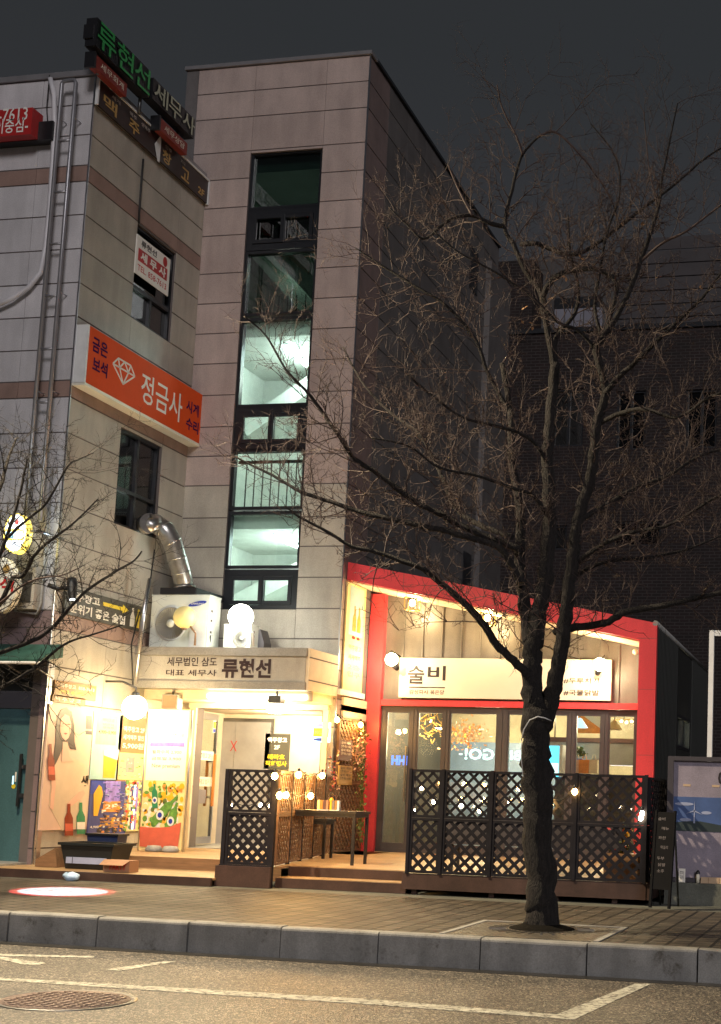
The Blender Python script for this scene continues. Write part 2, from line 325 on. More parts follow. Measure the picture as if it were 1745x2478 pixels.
class MB:
    def __init__(s): s.v = []; s.f = []; s.m = []; s.sm = []
    def face(s, pts, m, smooth=False):
        b = len(s.v); s.v += [Vector(p) for p in pts]; s.f.append(tuple(range(b, b+len(pts)))); s.m.append(m); s.sm.append(smooth)
    def hexa(s, P, m):                           # 8 points: bottom 4 (ccw), top 4
        b = len(s.v); s.v += [Vector(p) for p in P]
        for q in ((3, 2, 1, 0), (4, 5, 6, 7), (0, 1, 5, 4), (1, 2, 6, 5), (2, 3, 7, 6), (3, 0, 4, 7)):
            s.f.append(tuple(b+i for i in q)); s.m.append(m); s.sm.append(False)
    def box(s, x0, x1, y0, y1, z0, z1, m):
        s.hexa([(x0, y0, z0), (x1, y0, z0), (x1, y1, z0), (x0, y1, z0), (x0, y0, z1), (x1, y0, z1), (x1, y1, z1), (x0, y1, z1)], m); return s
    def fbox(s, F, u0, u1, v0, v1, n0, n1, m):
        s.hexa([F.p(u0, v0, n1), F.p(u1, v0, n1), F.p(u1, v0, n0), F.p(u0, v0, n0), F.p(u0, v1, n1), F.p(u1, v1, n1), F.p(u1, v1, n0), F.p(u0, v1, n0)], m); return s
    def fpoly(s, F, pts, n0, n1, m):             # extruded outline on a wall frame
        k = len(pts); b = len(s.v)
        s.v += [F.p(a, c, n1) for a, c in pts]+[F.p(a, c, n0) for a, c in pts]
        s.f.append(tuple(range(b, b+k))); s.m.append(m); s.sm.append(False)
        s.f.append(tuple(range(b+2*k-1, b+k-1, -1))); s.m.append(m); s.sm.append(False)
        for i in range(k):
            j = (i+1) % k; s.f.append((b+i, b+k+i, b+k+j, b+j)); s.m.append(m); s.sm.append(False)
        return s
    def text(s, F, body, u0, u1, v0, v1, n, m, bold=0., d=0., flip=False):
        vs, fs = glyphs(body, bold); b = len(s.v)
        for x, y in vs:
            if flip: x = 1-x
            s.v.append(F.p(u0+(u1-u0)*x, v0+(v1-v0)*y, n))
        for f in fs: s.f.append(tuple(b+i for i in f)); s.m.append(m); s.sm.append(False)
        return s
    def tube(s, pts, rs, m, n=8, cap=True, smooth=True):
        pts = [Vector(p) for p in pts]
        if not isinstance(rs, (list, tuple)): rs = [rs]*len(pts)
        b = len(s.v); a = None
        for i, p in enumerate(pts):
            t = (pts[min(i+1, len(pts)-1)]-pts[max(i-1, 0)])
            if t.length < 1e-9: t = Vector((0, 0, 1))
            t.normalize()
            if a is None: a = t.orthogonal().normalized()
            else:
                a = a-t*a.dot(t)
                a = a.normalized() if a.length > 1e-6 else t.orthogonal().normalized()
            c = t.cross(a)
            for k in range(n):
                g = 2*math.pi*k/n; s.v.append(p+(a*math.cos(g)+c*math.sin(g))*rs[i])
        for i in range(len(pts)-1):
            for k in range(n):
                s.f.append((b+i*n+k, b+i*n+(k+1) % n, b+(i+1)*n+(k+1) % n, b+(i+1)*n+k)); s.m.append(m); s.sm.append(smooth)
        if cap:
            s.f.append(tuple(b+k for k in range(n-1, -1, -1))); s.m.append(m); s.sm.append(False)
            q = b+(len(pts)-1)*n; s.f.append(tuple(q+k for k in range(n))); s.m.append(m); s.sm.append(False)
        return s
    def lathe(s, c, prof, m, n=20, axis=(0, 0, 1)):   # prof: (radius, height)
        c = Vector(c); ax = Vector(axis).normalized(); a = ax.orthogonal().normalized(); d = ax.cross(a); b = len(s.v)
        for r, h in prof:
            for k in range(n):
                g = 2*math.pi*k/n; s.v.append(c+ax*h+(a*math.cos(g)+d*math.sin(g))*max(r, 1e-4))
        for i in range(len(prof)-1):
            for k in range(n):
                s.f.append((b+i*n+k, b+i*n+(k+1) % n, b+(i+1)*n+(k+1) % n, b+(i+1)*n+k)); s.m.append(m); s.sm.append(True)
        return s
    def ball(s, c, r, m, n=16, sq=1.):
        return s.lathe(c, [(r*math.sin(math.pi*i/(n//2)), -r*sq*math.cos(math.pi*i/(n//2))) for i in range(n//2+1)], m, n)
    def ell(s, F, cu, cv, ru, rv, n0, n1, m, k=24):
        return s.fpoly(F, [(cu+ru*math.cos(2*math.pi*i/k), cv+rv*math.sin(2*math.pi*i/k)) for i in range(k)], n0, n1, m)
    def leaf(s, p, size, m):
        d = Vector((rnd.uniform(-1, 1), rnd.uniform(-1, 1), rnd.uniform(-1, 1))).normalized(); e = d.orthogonal().normalized(); e.rotate(Matrix.Rotation(rnd.uniform(0, 6.28), 3, d))
        p = Vector(p); s.face([p, p+d*size*.5+e*size*.3, p+d*size, p+d*size*.5-e*size*.3], m)
    def build(s, name, parent=None, loc=None, **kw):
        me = bpy.data.meshes.new(name)
        if parent is not None: off = Vector(parent.get('_base', (0, 0, 0)))
        else: off = Vector(loc) if loc is not None else Vector((0, 0, 0))
        me.from_pydata([v-off for v in s.v], [], s.f)
        names = list(dict.fromkeys(s.m))
        for k in names: me.materials.append(MATS[k])
        ix = {k: i for i, k in enumerate(names)}
        me.polygons.foreach_set('material_index', [ix[k] for k in s.m]); me.polygons.foreach_set('use_smooth', s.sm)
        me.update()
        o = bpy.data.objects.new(name, me); COL.objects.link(o)
        if parent is not None: o.parent = parent; o['_base'] = tuple(off)
        else: o.location = off; o['_base'] = tuple(off)
        for k, v in kw.items(): o[k] = v
        return o
def thing(name, label, cat, loc, group=None):
    o = bpy.data.objects.new(name, None); COL.objects.link(o); o.location = loc; o['_base'] = tuple(loc); o.empty_display_size = .2
    o['label'] = label; o['category'] = cat
    if group: o['group'] = group
    return o
def solo(mb, name, label, cat, group=None, loc=None):
    o = mb.build(name, None, loc); o['label'] = label; o['category'] = cat
    if group: o['group'] = group
    return o
def copy_tree(o, dloc, label=None, parent=None):
    c = o.copy(); COL.objects.link(c)
    if parent is None: c.location = Vector(o.location)+Vector(dloc); c.parent = None
    else: c.parent = parent
    if label: c['label'] = label
    for ch in list(o.children): copy_tree(ch, (0, 0, 0), None, c)
    return c
def sub(rects, h):                              # cut hole h=(u0,u1,v0,v1) out of a list of rectangles
    out = []
    for a0, a1, b0, b1 in rects:
        if h[0] >= a1 or h[1] <= a0 or h[2] >= b1 or h[3] <= b0: out.append((a0, a1, b0, b1)); continue
        if h[0] > a0: out.append((a0, h[0], b0, b1))
        if h[1] < a1: out.append((h[1], a1, b0, b1))
        m0, m1 = max(a0, h[0]), min(a1, h[1])
        if h[2] > b0: out.append((m0, m1, b0, h[2]))
        if h[3] < b1: out.append((m0, m1, h[3], b1))
    return out
def cladwall(F, us, vs, holes, pick, joint='joint', thick=.25, gap=.007, vg=.011):
    m = MB()
    R = [(us[0]+.016, us[-1]-.016, vs[0], vs[-1])]
    for h in holes: R = sub(R, h)
    for a in R: m.fbox(F, a[0], a[1], a[2], a[3], -thick, -.012, joint)
    for j in range(len(vs)-1):
        for i in range(len(us)-1):
            R = [(us[i]+gap*.5, us[i+1]-gap*.5, vs[j]+vg, vs[j+1]-vg)]
            for h in holes: R = sub(R, h)
            for a in R:
                if a[1]-a[0] > .02 and a[3]-a[2] > .02: m.fbox(F, a[0], a[1], a[2], a[3], -.02, 0, pick(i, j, vs[j], vs[j+1]))
    return m
def window(parent, F, r, bars_u, bars_v, gl, fr='frame_black', fw=.05, name='window', depth=.12, inset=.05):
    u0, u1, v0, v1 = r; m = MB(); n0, n1 = -inset-depth, -inset
    m.fbox(F, u0, u0+fw, v0, v1, n0, n1, fr).fbox(F, u1-fw, u1, v0, v1, n0, n1, fr)
    m.fbox(F, u0+fw, u1-fw, v0, v0+fw, n0, n1, fr).fbox(F, u0+fw, u1-fw, v1-fw, v1, n0, n1, fr)
    for a, b, c, d in bars_u: m.fbox(F, a, b, c, d, n0+.01, n1-.008, fr)
    for a, b in bars_v: m.fbox(F, u0+fw, u1-fw, a, b, n0+.005, n1-.004, fr)
    o = m.build(name, parent)
    g = MB(); g.fbox(F, u0+fw*.6, u1-fw*.6, v0+fw*.6, v1-fw*.6, n0+depth*.4, n0+depth*.4+.008, gl); g.build('pane', o)
    return o

# ================================================================ SETTING: ground, road, kerb, pavement
ZR = at(850, 2329, 'Y', 12.72).z              # road level below the pavement (z = 0)
KX = [at(x, y, 'Y', 12.72).x for x, y in ((22, 2209), (236, 2220), (456, 2232), (680, 2244), (916, 2257), (1163, 2271), (1420, 2285), (1688, 2299))]
m = MB(); m.box(-120, 120, -60, 12.72, ZR-.3, ZR, 'asphalt'); m.build('road', kind='structure')
m = MB(); m.box(-120, 120, 12.90, 17.2, -.4, 0, 'paver'); m.box(-120, 120, 17.2, 200, -.4, -.004, 'concrete'); m.build('pavement', kind='structure')
m = MB(); xs = [KX[0]-i for i in range(30, 0, -1)]+KX
for a, b in zip(xs[:-1], xs[1:]):
    g = rnd.uniform(.005, .012); z = .006+rnd.uniform(-.004, .004); ko = rnd.uniform(-.006, .006)
    q_ = [(12.90, ZR-.1), (12.72+ko, ZR-.1), (12.726+ko, z-.03), (12.731+ko, z-.014), (12.745+ko, z-.003), (12.77+ko, z), (12.90, z)]
    b_ = len(m.v); m.v += [Vector((a+g, *p)) for p in q_]+[Vector((b-g, *p)) for p in q_]
    for i_ in range(7): m.f.append((b_+i_, b_+7+i_, b_+7+(i_+1) % 7, b_+(i_+1) % 7)); m.m.append('kerb_stone'); m.sm.append(False)
    m.f.append(tuple(range(b_+6, b_-1, -1))); m.m.append('kerb_stone'); m.sm.append(False); m.f.append(tuple(range(b_+7, b_+14))); m.m.append('kerb_stone'); m.sm.append(False)
a = KX[-1]
m.hexa([(a+.008, 12.72, ZR-.1), (a+1, 12.72, ZR-.1), (a+1, 12.9, ZR-.1), (a+.008, 12.9, ZR-.1), (a+.008, 12.735, .006), (a+1, 12.735, -.07), (a+1, 12.9, -.0), (a+.008, 12.9, .006)], 'kerb_stone')
for i in range(1, 25):
    m.box(a+i+.008, a+i+.992, 12.72, 12.9, ZR-.1, -.07, 'kerb_stone')
m.build('kerb', kind='structure')
GR = Fr((0, 0, ZR), (1, 0, 0), (0, 1, 0), (0, 0, 1)); GP = Fr((0, 0, 0), (1, 0, 0), (0, 1, 0), (0, 0, 1))
m = MB()
def gpoly(pts, F=GR, z=ZR, n=.004, mt='paint_line'):
    q = [at(x, y, 'Z', z) for x, y in pts]; m.fpoly(F, [(p.x, p.y) for p in q], n-.003, n, mt)
gpoly([(-200, 2355), (0, 2366.4), (450, 2392), (900, 2419), (1347, 2456), (1536, 2381.5), (1576, 2381.5), (1392, 2467), (1384, 2468), (900, 2431.5), (450, 2403), (0, 2373), (-200, 2361)])
gpoly([(-60, 2308), (228, 2314.5), (228, 2319), (-60, 2313)])
gpoly([(-60, 2311.5), (0, 2315.5), (60, 2324), (111, 2331), (95, 2335.5), (55, 2335), (0, 2322), (-60, 2316)])
gpoly([(253, 2347), (395, 2327.5), (428, 2327.5), (292, 2350)])
m.build('road_marking', kind='structure')
m = MB(); m.box(-60, 60, 12.52, 12.719, ZR-.01, ZR+.004, 'kerb_shade_dirt'); m.build('kerb_shade_dirt', kind='structure')  # dark strip: kerb shade and dirt put into its colour
# manhole cover set in the road
c = at(160, 2421, 'Z', ZR); r = .47
m = MB(); m.lathe((c.x, c.y, ZR), [(r+.05, .0), (r+.05, .006), (r+.01, .006), (r+.005, .002), (0, .002)], 'steel_dark', 40)
mh = thing('manhole_cover', 'round worn iron manhole cover with pale rim in the asphalt beside the white line', 'manhole cover', (c.x, c.y, ZR))
m.build('rim', mh); m = MB()
mat('iron_cover', (.22, .16, .14), .55, .3, noise=.6, nscale=30, bump=1., bscale=45)
m.lathe((c.x, c.y, ZR), [(r, .001), (r, .007), (0, .007)], 'iron_cover', 40)
for i in range(-6, 7):
    for j in range(-6, 7):
        if math.hypot(i, j)*.07 < r-.06: m.box(c.x+i*.07-.02, c.x+i*.07+.02, c.y+j*.07-.02, c.y+j*.07+.02, ZR+.006, ZR+.013, 'iron_cover')
m.build('lid', mh)
# litter at the kerb foot
for px, py, sz, lb in ((372, 2288, .035, 'small crumpled white paper scrap on the road below the kerb'), (236, 2281, .022, 'tiny grey pebble of litter at a kerb joint'),):
    c = at(px, py, 'Z', ZR); m = MB(); m.ball((c.x, c.y, ZR+sz*.6), sz, 'white_paint', 8, .7)
    for i, v in enumerate(m.v): m.v[i] = v+Vector((rnd.uniform(-1, 1), rnd.uniform(-1, 1), rnd.uniform(-.5, .5)))*sz*.35
    solo(m, 'litter', lb, 'litter')

# ================================================================ TILED BUILDING (left wing, side wall, stair tower)
ZA = [-.1, .35, .9, 1.45, 2.0, 2.58, 3.12, 3.70, 3.97, 4.51, 5.08, 5.66, 6.22, 6.78, 7.35, 7.62, 8.13, 8.67, 9.22, 9.78, 10.35, 10.91, 11.18, 11.70, 12.22, 12.70]
bd = thing('tiled_building', 'four storey granite clad building with a tall stair tower and grey, beige and pink tiles', 'building', (XB, YA, 0))
UA = [XB-.93*i for i in range(12, -1, -1)]
blue_r = rY(YA, (-60, 1715), (66, 2092))
shop_hole = (XB-8, at(100, 1650, 'Y', YA).x, -.1, at(60, 1600, 'Y', YA).z)
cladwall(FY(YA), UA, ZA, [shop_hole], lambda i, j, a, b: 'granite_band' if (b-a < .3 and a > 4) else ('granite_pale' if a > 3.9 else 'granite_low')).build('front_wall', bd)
w1 = (20.045, 21.38, 9.215, 10.88); w2 = (20.01, 21.36, 5.645, 7.295)
UB = [YA, 20.06, 21.38, YT]
def pickB(i, j, a, b): return 'granite_band' if b-a < .3 else 'granite_beige'
cladwall(FX(XB), UB, ZA, [w1, w2], pickB).build('side_wall', bd)
ZT = [4.54, 5.1, 5.66, 6.2, 6.8, 7.35, 7.9, 8.5, 9.1, 9.68, 10.26, 10.84, 11.58, 12.12, 12.68, 13.22, 13.9, 14.42, 14.93]
ZTf = [-.1, .28, .8, 1.35, 1.9, 2.45, 2.95, 3.45, 4.0]+ZT
strip = (-11.43, -9.99, 4.52, 13.17)
ent = (at(466, 1900, 'Y', YT).x, at(775, 1900, 'Y', YT).x, .28, at(620, 1716, 'Y', YT).z)
def pickT(i, j, a, b): return 'granite_pink' if a > 6.3 else 'granite_beige'
cladwall(FY(YT), [-12.6, -11.42, -9.985, XT], ZTf, [strip, ent], pickT).build('tower_wall', bd)
US = [YT, 23.34]+[23.34+1.1*i for i in range(1, 8)]
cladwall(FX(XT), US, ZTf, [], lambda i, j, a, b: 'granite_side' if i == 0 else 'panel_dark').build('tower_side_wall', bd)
m = MB(); yt2 = US[-1]
m.box(-20, XB-.26, YA+.26, 30, 12.3, 12.55, 'roof_grey'); m.box(-12.55, XT-.26, YT+.26, yt2, 14.5, 14.7, 'roof_grey')
m.box(-12.85, -12.6, YT, yt2, 12.5, 14.93, 'panel_dark'); m.box(-12.85, XT, yt2, yt2+.2, 0, 14.93, 'panel_dark')
m.build('roof', bd)
m = MB()
m.box(-20, XB+.03, YA-.05, YA+.26, 12.70, 12.79, 'cap_metal'); m.box(XB-.26, XB+.04, YA+.26, YT-.06, 12.70, 12.785, 'cap_metal')
m.box(-12.88, XT+.04, YT-.05, YT+.26, 14.93, 15.0, 'cap_metal'); m.box(XT-.26, XT+.05, YT+.26, yt2+.2, 14.93, 14.99, 'frame_black')
m.build('parapet_cap', bd)
m = MB()                                          # thin metal corner trims
m.box(XB-.012, XB+.012, YA-.012, YA+.012, 0, 12.7, 'steel'); m.box(XT-.012, XT+.012, YT-.012, YT+.012, .3, 14.93, 'steel')
m.build('corner_trim', bd)
FB = FX(XB)
window(bd, FB, w1, [(20.7, 20.76, w1[2]+.05, w1[2]+.55)], [(w1[2]+.55, w1[2]+.62)], 'glass_dark')
o2 = window(bd, FB, w2, [(20.66, 20.72, w2[2]+.05, w2[3]-.05)], [(w2[2]+.6, w2[2]+.66)], 'glass_green')
m = MB(); m.box(XB-1.3, XB-1.25, 19.9, 22.0, 5.4, 11.2, 'roof_grey'); m.box(XB-1.25, XB-.26, 19.9, 22.0, 5.5, 5.55, 'roof_grey'); m.box(XB-1.25, XB-.26, 19.9, 22.0, 8.2, 8.25, 'wall_white')
m.fbox(FX(XB-1.0), 20.1, 20.7, 5.6, 6.9, 0, .06, 'wall_white'); m.build('room_wall', bd)
# ---- tower window strip: fixed panes and sliding sashes
def zt(py): return at(655, py, 'Y', YT).z
FT = FY(YT)
panes = [(367, 500, 'f', 'glass_green'), (505, 598, 's', 'glass_dark'), (606, 757, 'f', 'glass_green'), (768, 979, 'f', 'glass_pale'), (984, 1083, 's', 'glass_pale'), (1087, 1228, 'f', 'glass_pale'), (1238, 1371, 'f', 'glass_pale'), (1380, 1476, 's', 'glass_pale')]
for a, b, k, gl in panes:
    r = (-11.43, -9.99, zt(b+3), zt(a-3))
    if k == 'f': window(bd, FT, r, [], [], gl, fw=.055)
    else:
        fr = window(bd, FT, r, [(-10.745, -10.675, r[2]+.06, r[3]-.06)], [], gl, fw=.12)
        for u0, u1, dn in ((-11.30, -10.68, .02), (-10.73, -10.12, .0)):
            s = MB(); F2 = FT; q = .07
            for bx in ((u0, u0+q, r[2]+.125, r[3]-.125), (u1-q, u1, r[2]+.125, r[3]-.125), (u0+q, u1-q, r[2]+.125, r[2]+.125+q), (u0+q, u1-q, r[3]-.125-q, r[3]-.125)): s.fbox(F2, *bx, -.09+dn, -.045+dn, 'frame_black')
            s.build('sash', fr)
# ---- stair shaft seen through the glass
m = MB()
m.box(-12.3, XT-.26, 25.1, 25.2, 3, 14.4, 'wall_white'); m.box(-12.35, -12.25, YT+.26, 25.1, 3, 14.4, 'wall_white'); m.box(XT-.30, XT-.262, YT+.26, 25.1, 3, 14.4, 'wall_white')
m.build('stair_shaft', bd)
m = MB()
for z0, z1 in ((zt(805)+.02, zt(770)-.02), (zt(1275)+.02, zt(1240)), (zt(1478)-.1, zt(1478)-.02), (12.9, 13.3)):
    m = MB(); m.box(-12.25, XT-.30, YT+.27, 25.1, z0, z1, 'wall_white'); m.build('floor_slab', bd)
def stair(u0, v0, u1, v1, y):
    d = Vector((u1-u0, v1-v0)); nn = Vector((-d.y, d.x)).normalized()*.16
    s = MB(); s.fpoly(FY(y), [(u0-nn.x, v0-nn.y), (u1-nn.x, v1-nn.y), (u1+nn.x, v1+nn.y), (u0+nn.x, v0+nn.y)], -.9, 0, 'wall_white')
    s.build('stair_flight', bd)
stair(-12.2, 12.2, -10.3, 10.2, 23.6)
stair(-12.2, 8.4, -10.4, 9.6, 24.2); stair(-12.2, 4.9, -10.4, 5.8, 24.2)
m = MB()
for k in range(9):
    u = -11.35+k*.165; m.fbox(FY(22.75), u, u+.018, zt(1228)-.3, zt(1105), 0, .018, 'rail_dark')
m.fbox(FY(22.75), -11.5, -9.9, zt(1105), zt(1098), -.01, .03, 'rail_dark')
m.build('stair_railing', bd); m = MB()
for k in range(8):
    u = -11.3+k*.18; m.fbox(FY(22.8), u, u+.016, zt(757), zt(690), 0, .016, 'rail_dark')
m.build('stair_railing', bd)
for pa, pb, zz in (((694, 838), (741, 884), zt(805)), ((660, 1297), (718, 1322), zt(1275))):
    z = zz-.04; m = MB(); a = at(*pa, 'Z', z); b = at(*pb, 'Z', z)
    m.tube([a+Vector((0, 0, .045)), b+Vector((0, 0, .045))], .03, 'white_paint', 6); ft = m.build('ceiling_light', bd)
    m = MB(); m.tube([a, b], .035, 'tube_white', 8); m.build('tube', ft)
for z, p in ((zt(805)-.35, 22), (zt(1275)-.35, 22)): lamp('stair_tube_light', (-10.42, 23.7, z), p*2.5, (.93, 1, .96), .3)
lamp('stair_dim_light', (-11, 23.2, 11.2), 6, (.9, .95, .8), .2)
# ---- entrance recess (lobby) in the foot of the tower
X0, X1, Z0, Z1 = ent[0], ent[1], .28, ent[3]
m = MB(); lw = 'wall_cream'
m.box(X0-.5, X1+.4, 24.3, 24.4, .2, 3.0, lw); m.box(X0-.6, X0-.5, YT+.26, 24.3, .2, 3.0, lw); m.box(X1+.15, X1+.25, YT+.26, 24.3, .2, 3.0, lw)
m.box(X0-.6, X1+.25, YT+.26, 24.3, Z1+.02, Z1+.12, lw); m.box(X0-.6, X1+.25, YT+.0, 24.3, .2, .285, 'stone_grey')
m.build('lobby_wall', bd)
FL = FY(24.28)
r = rY(24.28, (490, 1745), (640, 2040)); m = MB()
m.fbox(FL, r[0]-.06, r[1]+.06, .28, r[3]+.07, 0, .015, 'steel_dark'); m.fbox(FL, r[0], (r[0]+r[1])/2-.004, .28, r[3], .016, .03, 'lift_grey'); m.fbox(FL, (r[0]+r[1])/2+.004, r[1], .28, r[3], .016, .03, 'lift_grey')
ld = m.build('lift_door', bd); m = MB()
cx = (r[0]+r[1])/2-.02; cz = at(588, 1806, 'Y', 24.28).z
m.fpoly(FL, [(cx-.07, cz-.1), (cx-.05, cz-.1), (cx+.07, cz+.1), (cx+.05, cz+.1)], .031, .033, 'red_ink'); m.fpoly(FL, [(cx+.07, cz-.1), (cx+.05, cz-.1), (cx-.07, cz+.1), (cx-.05, cz+.1)], .034, .036, 'red_ink')
m.build('mark', ld)
m = MB()                                          # painted door surround
m.fbox(FT, X0-.12, X0, .28, Z1+.1, 0, .05, lw); m.fbox(FT, X1, X1+.1, .28, Z1+.1, 0, .05, lw); m.fbox(FT, X0-.12, X1+.1, Z1, Z1+.1, .052, .09, lw)
m.build('door_surround', bd)
# glass door leaf swung inwards
zt0 = at(478, 1716, 'Y', YT).z-.03
pe = at(547, 1733, 'Z', zt0)
a = Vector((at(462, 1850, 'Y', YT).x, YT+.05, 0)); d = (Vector((pe.x, pe.y, 0))-a); print('door leaf', d.length, d)
d = d.normalized(); FD = Fr((a.x, a.y, 0), (d.x, d.y, 0), (0, 0, 1), (d.y, -d.x, 0)); DW = 1.05
m = MB()
m.fbox(FD, 0, .07, .33, zt0, -.025, .025, 'steel'); m.fbox(FD, DW-.05, DW, .33, zt0, -.025, .025, 'steel'); m.fbox(FD, .07, DW-.05, zt0-.12, zt0, -.025, .025, 'steel'); m.fbox(FD, .07, DW-.05, .33, .45, -.025, .025, 'steel')
dl = m.build('door_leaf', bd)
m = MB(); m.fbox(FD, .07, DW-.05, .45, zt0-.12, -.006, .006, 'glass_door'); m.build('pane', dl)
m = MB()
for n in (.07, -.07):
    m.fbox(FD, DW-.2, DW-.15, 1.0, 1.95, n-.02, n+.02, 'wood_orange')
for z in (1.15, 1.8): m.fbox(FD, DW-.19, DW-.16, z, z+.03, -.07, .07, 'steel')
m.build('handle', dl)
m = MB()
for z, ink, tx in ((1.83, 'dark_ink', '맥주창고 2F'), (1.36, 'red_ink', '맥주창고 입구')):
    m.fbox(FD, .08, DW-.1, z, z+.17, .008, .012, 'cream_film'); m.text(FD, tx, .2, DW-.25, z+.035, z+.13, .014, ink, .01)
m.fbox(FD, DW-.22, DW-.08, 2.35, 2.62, .008, .012, 'white_ink'); m.fbox(FD, DW-.21, DW-.09, 2.43, 2.55, .013, .015, 'yellow_ink'); m.fbox(FD, DW-.21, DW-.09, 2.36, 2.42, .013, .015, 'ac_blue')
m.fbox(FD, .35, .7, 1.05, 1.3, .008, .01, 'grey_ink')
m.build('door_sticker', dl)
# ceiling lamp in the doorway
c = at(668, 1721, 'Y', 22.9)
m = MB(); m.lathe((c.x, c.y, c.z), [(.16, .03), (.17, 0), (.13, -.035), (0, -.045)], 'down_light', 20); m.build('ceiling_light', bd)
lamp('lobby_light', (c.x, 23.3, c.z-.12), 105, (1, .82, .55), .12)
# ---- canopy slab over the entrance with the tax office lettering
CX0, CX1 = XB+.001, at(740, 1620, 'Y', 21.0).x
cz0, cz1 = 2.99, 3.69
m = MB(); FC = FY(21.0)
m.box(CX0, CX1, 21.0, YT-.003, cz0+.02, cz1-.1, 'canopy_metal')
m.fbox(FC, CX0, CX1+.02, cz1-.14, cz1, -.6, .05, 'canopy_metal'); m.fbox(FC, CX0, CX1+.02, cz0, cz0+.13, -.3, .05, 'canopy_metal')
m.fbox(FC, CX0, CX1, cz0+.135, cz1-.145, 0, .015, 'canopy_face')
FCX = FX(CX1)
m.fbox(FCX, 21.0, YT-.003, cz0, cz1-.0, 0, .06, 'wall_cream'); m.fbox(FCX, 21.0, YT-.003, cz0+.16, cz0+.18, .055, .065, 'joint'); m.fbox(FCX, 21.0, YT-.003, cz1-.16, cz1-.14, .055, .065, 'joint')
cn = m.build('canopy', bd)
m = MB()
def tY(m, F, Y, body, tl, br, n, mt, bold=0.): r = rY(Y, tl, br); m.text(F, body, *r, n, mt, bold)
def tX(m, F, X, body, tl, br, n, mt, bold=0.): r = rX(X, tl, br); m.text(F, body, *r, n, mt, bold)
for dn, k in ((0, 'letter_brown'),):
    tY(m, FC, 21, '세무법인 삼도', (407, 1590), (526, 1613), .022, k, .012)
    tY(m, FC, 21, '대표 세무사', (404, 1620), (525, 1637), .022, k, .012)
    tY(m, FC, 21, '류현선', (540, 1594), (656, 1642), .022, k, .035)
m.build('lettering', cn)
m = MB(); m.box(CX0+.0, CX1, 21.35, YT-.003, cz0-.16, cz0+.015, 'wall_cream'); m.box(CX0+1.2, CX1-.1, 21.32, 21.348, cz0-.13, cz0-.06, 'tube_soffit'); m.build('soffit', cn)
lamp('soffit_light', (CX1-.9, 21.75, cz0-.3), 80, (1, .76, .40), .15)
lamp('soffit_light', (CX0+1.3, 21.75, cz0-.3), 58, (1, .76, .40), .15)
# ---- blue metal door shop front in the left wing
FA = FY(YA)
r = rY(YA+.1, (-90, 1712), (84, 2092)); FAd = FY(YA+.12)
m = MB(); m.fbox(FAd, r[0]-.3, r[1]-.13, .14, r[3], -.05, 0, 'teal_door'); m.fbox(FAd, r[1]-.13, r[1]+.03, .14, at(90, 1605, 'Y', YA).z, -.05, .06, 'steel')
bdoor = m.build('metal_door', bd)
m = MB(); hx = at(53, 1880, 'Y', YA+.1).x; m.fbox(FAd, hx-.02, hx+.02, at(53, 1952, 'Y', YA).z, at(53, 1824, 'Y', YA).z, .06, .09, 'steel_dark')
for py in (1855, 1925): z = at(53, py, 'Y', YA).z; m.fbox(FAd, hx-.01, hx+.1, z-.03, z+.03, 0, .06, 'steel_dark')
m.build('handle', bdoor); m = MB()
c = at(31, 1903, 'Y', YA+.1); m.ell(FAd, c.x, c.z, .035, .035, .001, .003, 'yellow_ink'); m.fbox(FAd, c.x-.03, c.x-.005, c.z+.03, c.z+.16, .001, .003, 'cyan_lit'); m.fbox(FAd, c.x+.01, c.x+.035, c.z+.07, c.z+.22, .001, .003, 'white_ink'); m.build('sticker', bdoor)
m = MB(); m.fbox(FAd, r[0]-.3, r[1]-.13, r[3]+.003, at(40, 1672, 'Y', YA).z, -.05, .03, 'steel'); m.fbox(FAd, r[0]-.3, r[1]-.13, at(40, 1670, 'Y', YA).z, at(40, 1600, 'Y', YA).z, -.1, -.02, 'cladding_black')
m.build('door_header', bd)
m = MB(); m.box(XB-8, at(100, 1650, 'Y', YA).x, 17.3, YA+.3, -.08, .14, 'stone_grey'); m.build('door_step', bd)
# green awning edge over the blue door
z1 = at(60, 1566, 'Y', YA-.5).z; z0 = z1-.22; xr = at(116, 1575, 'Y', YA-.4).x
aw = thing('awning', 'weathered dark green canvas awning over the blue metal door', 'awning', (xr-1, YA-.4, z0))
m = MB(); m.hexa([(-16, YA-.55, z0), (xr, YA-.55, z0), (xr, YA-.005, z0+.12), (-16, YA-.005, z0+.12), (-16, YA-.55, z0+.04), (xr, YA-.55, z0+.04), (xr, YA-.005, z1+.1), (-16, YA-.005, z1+.1)], 'green_awning'); m.build('canvas', aw)
m = MB()
for k in range(10):
    x = xr-.25-.42*k; m.tube([(x, YA-.56, z0+.0), (x+.1, YA-.3, z0-.12), (x+.12, YA-.02, z0-.2)], .014, 'steel_dark', 6)
m.tube([(-16, YA-.57, z0-.02), (xr, YA-.57, z0-.02)], .022, 'white_paint', 6); m.build('frame', aw)

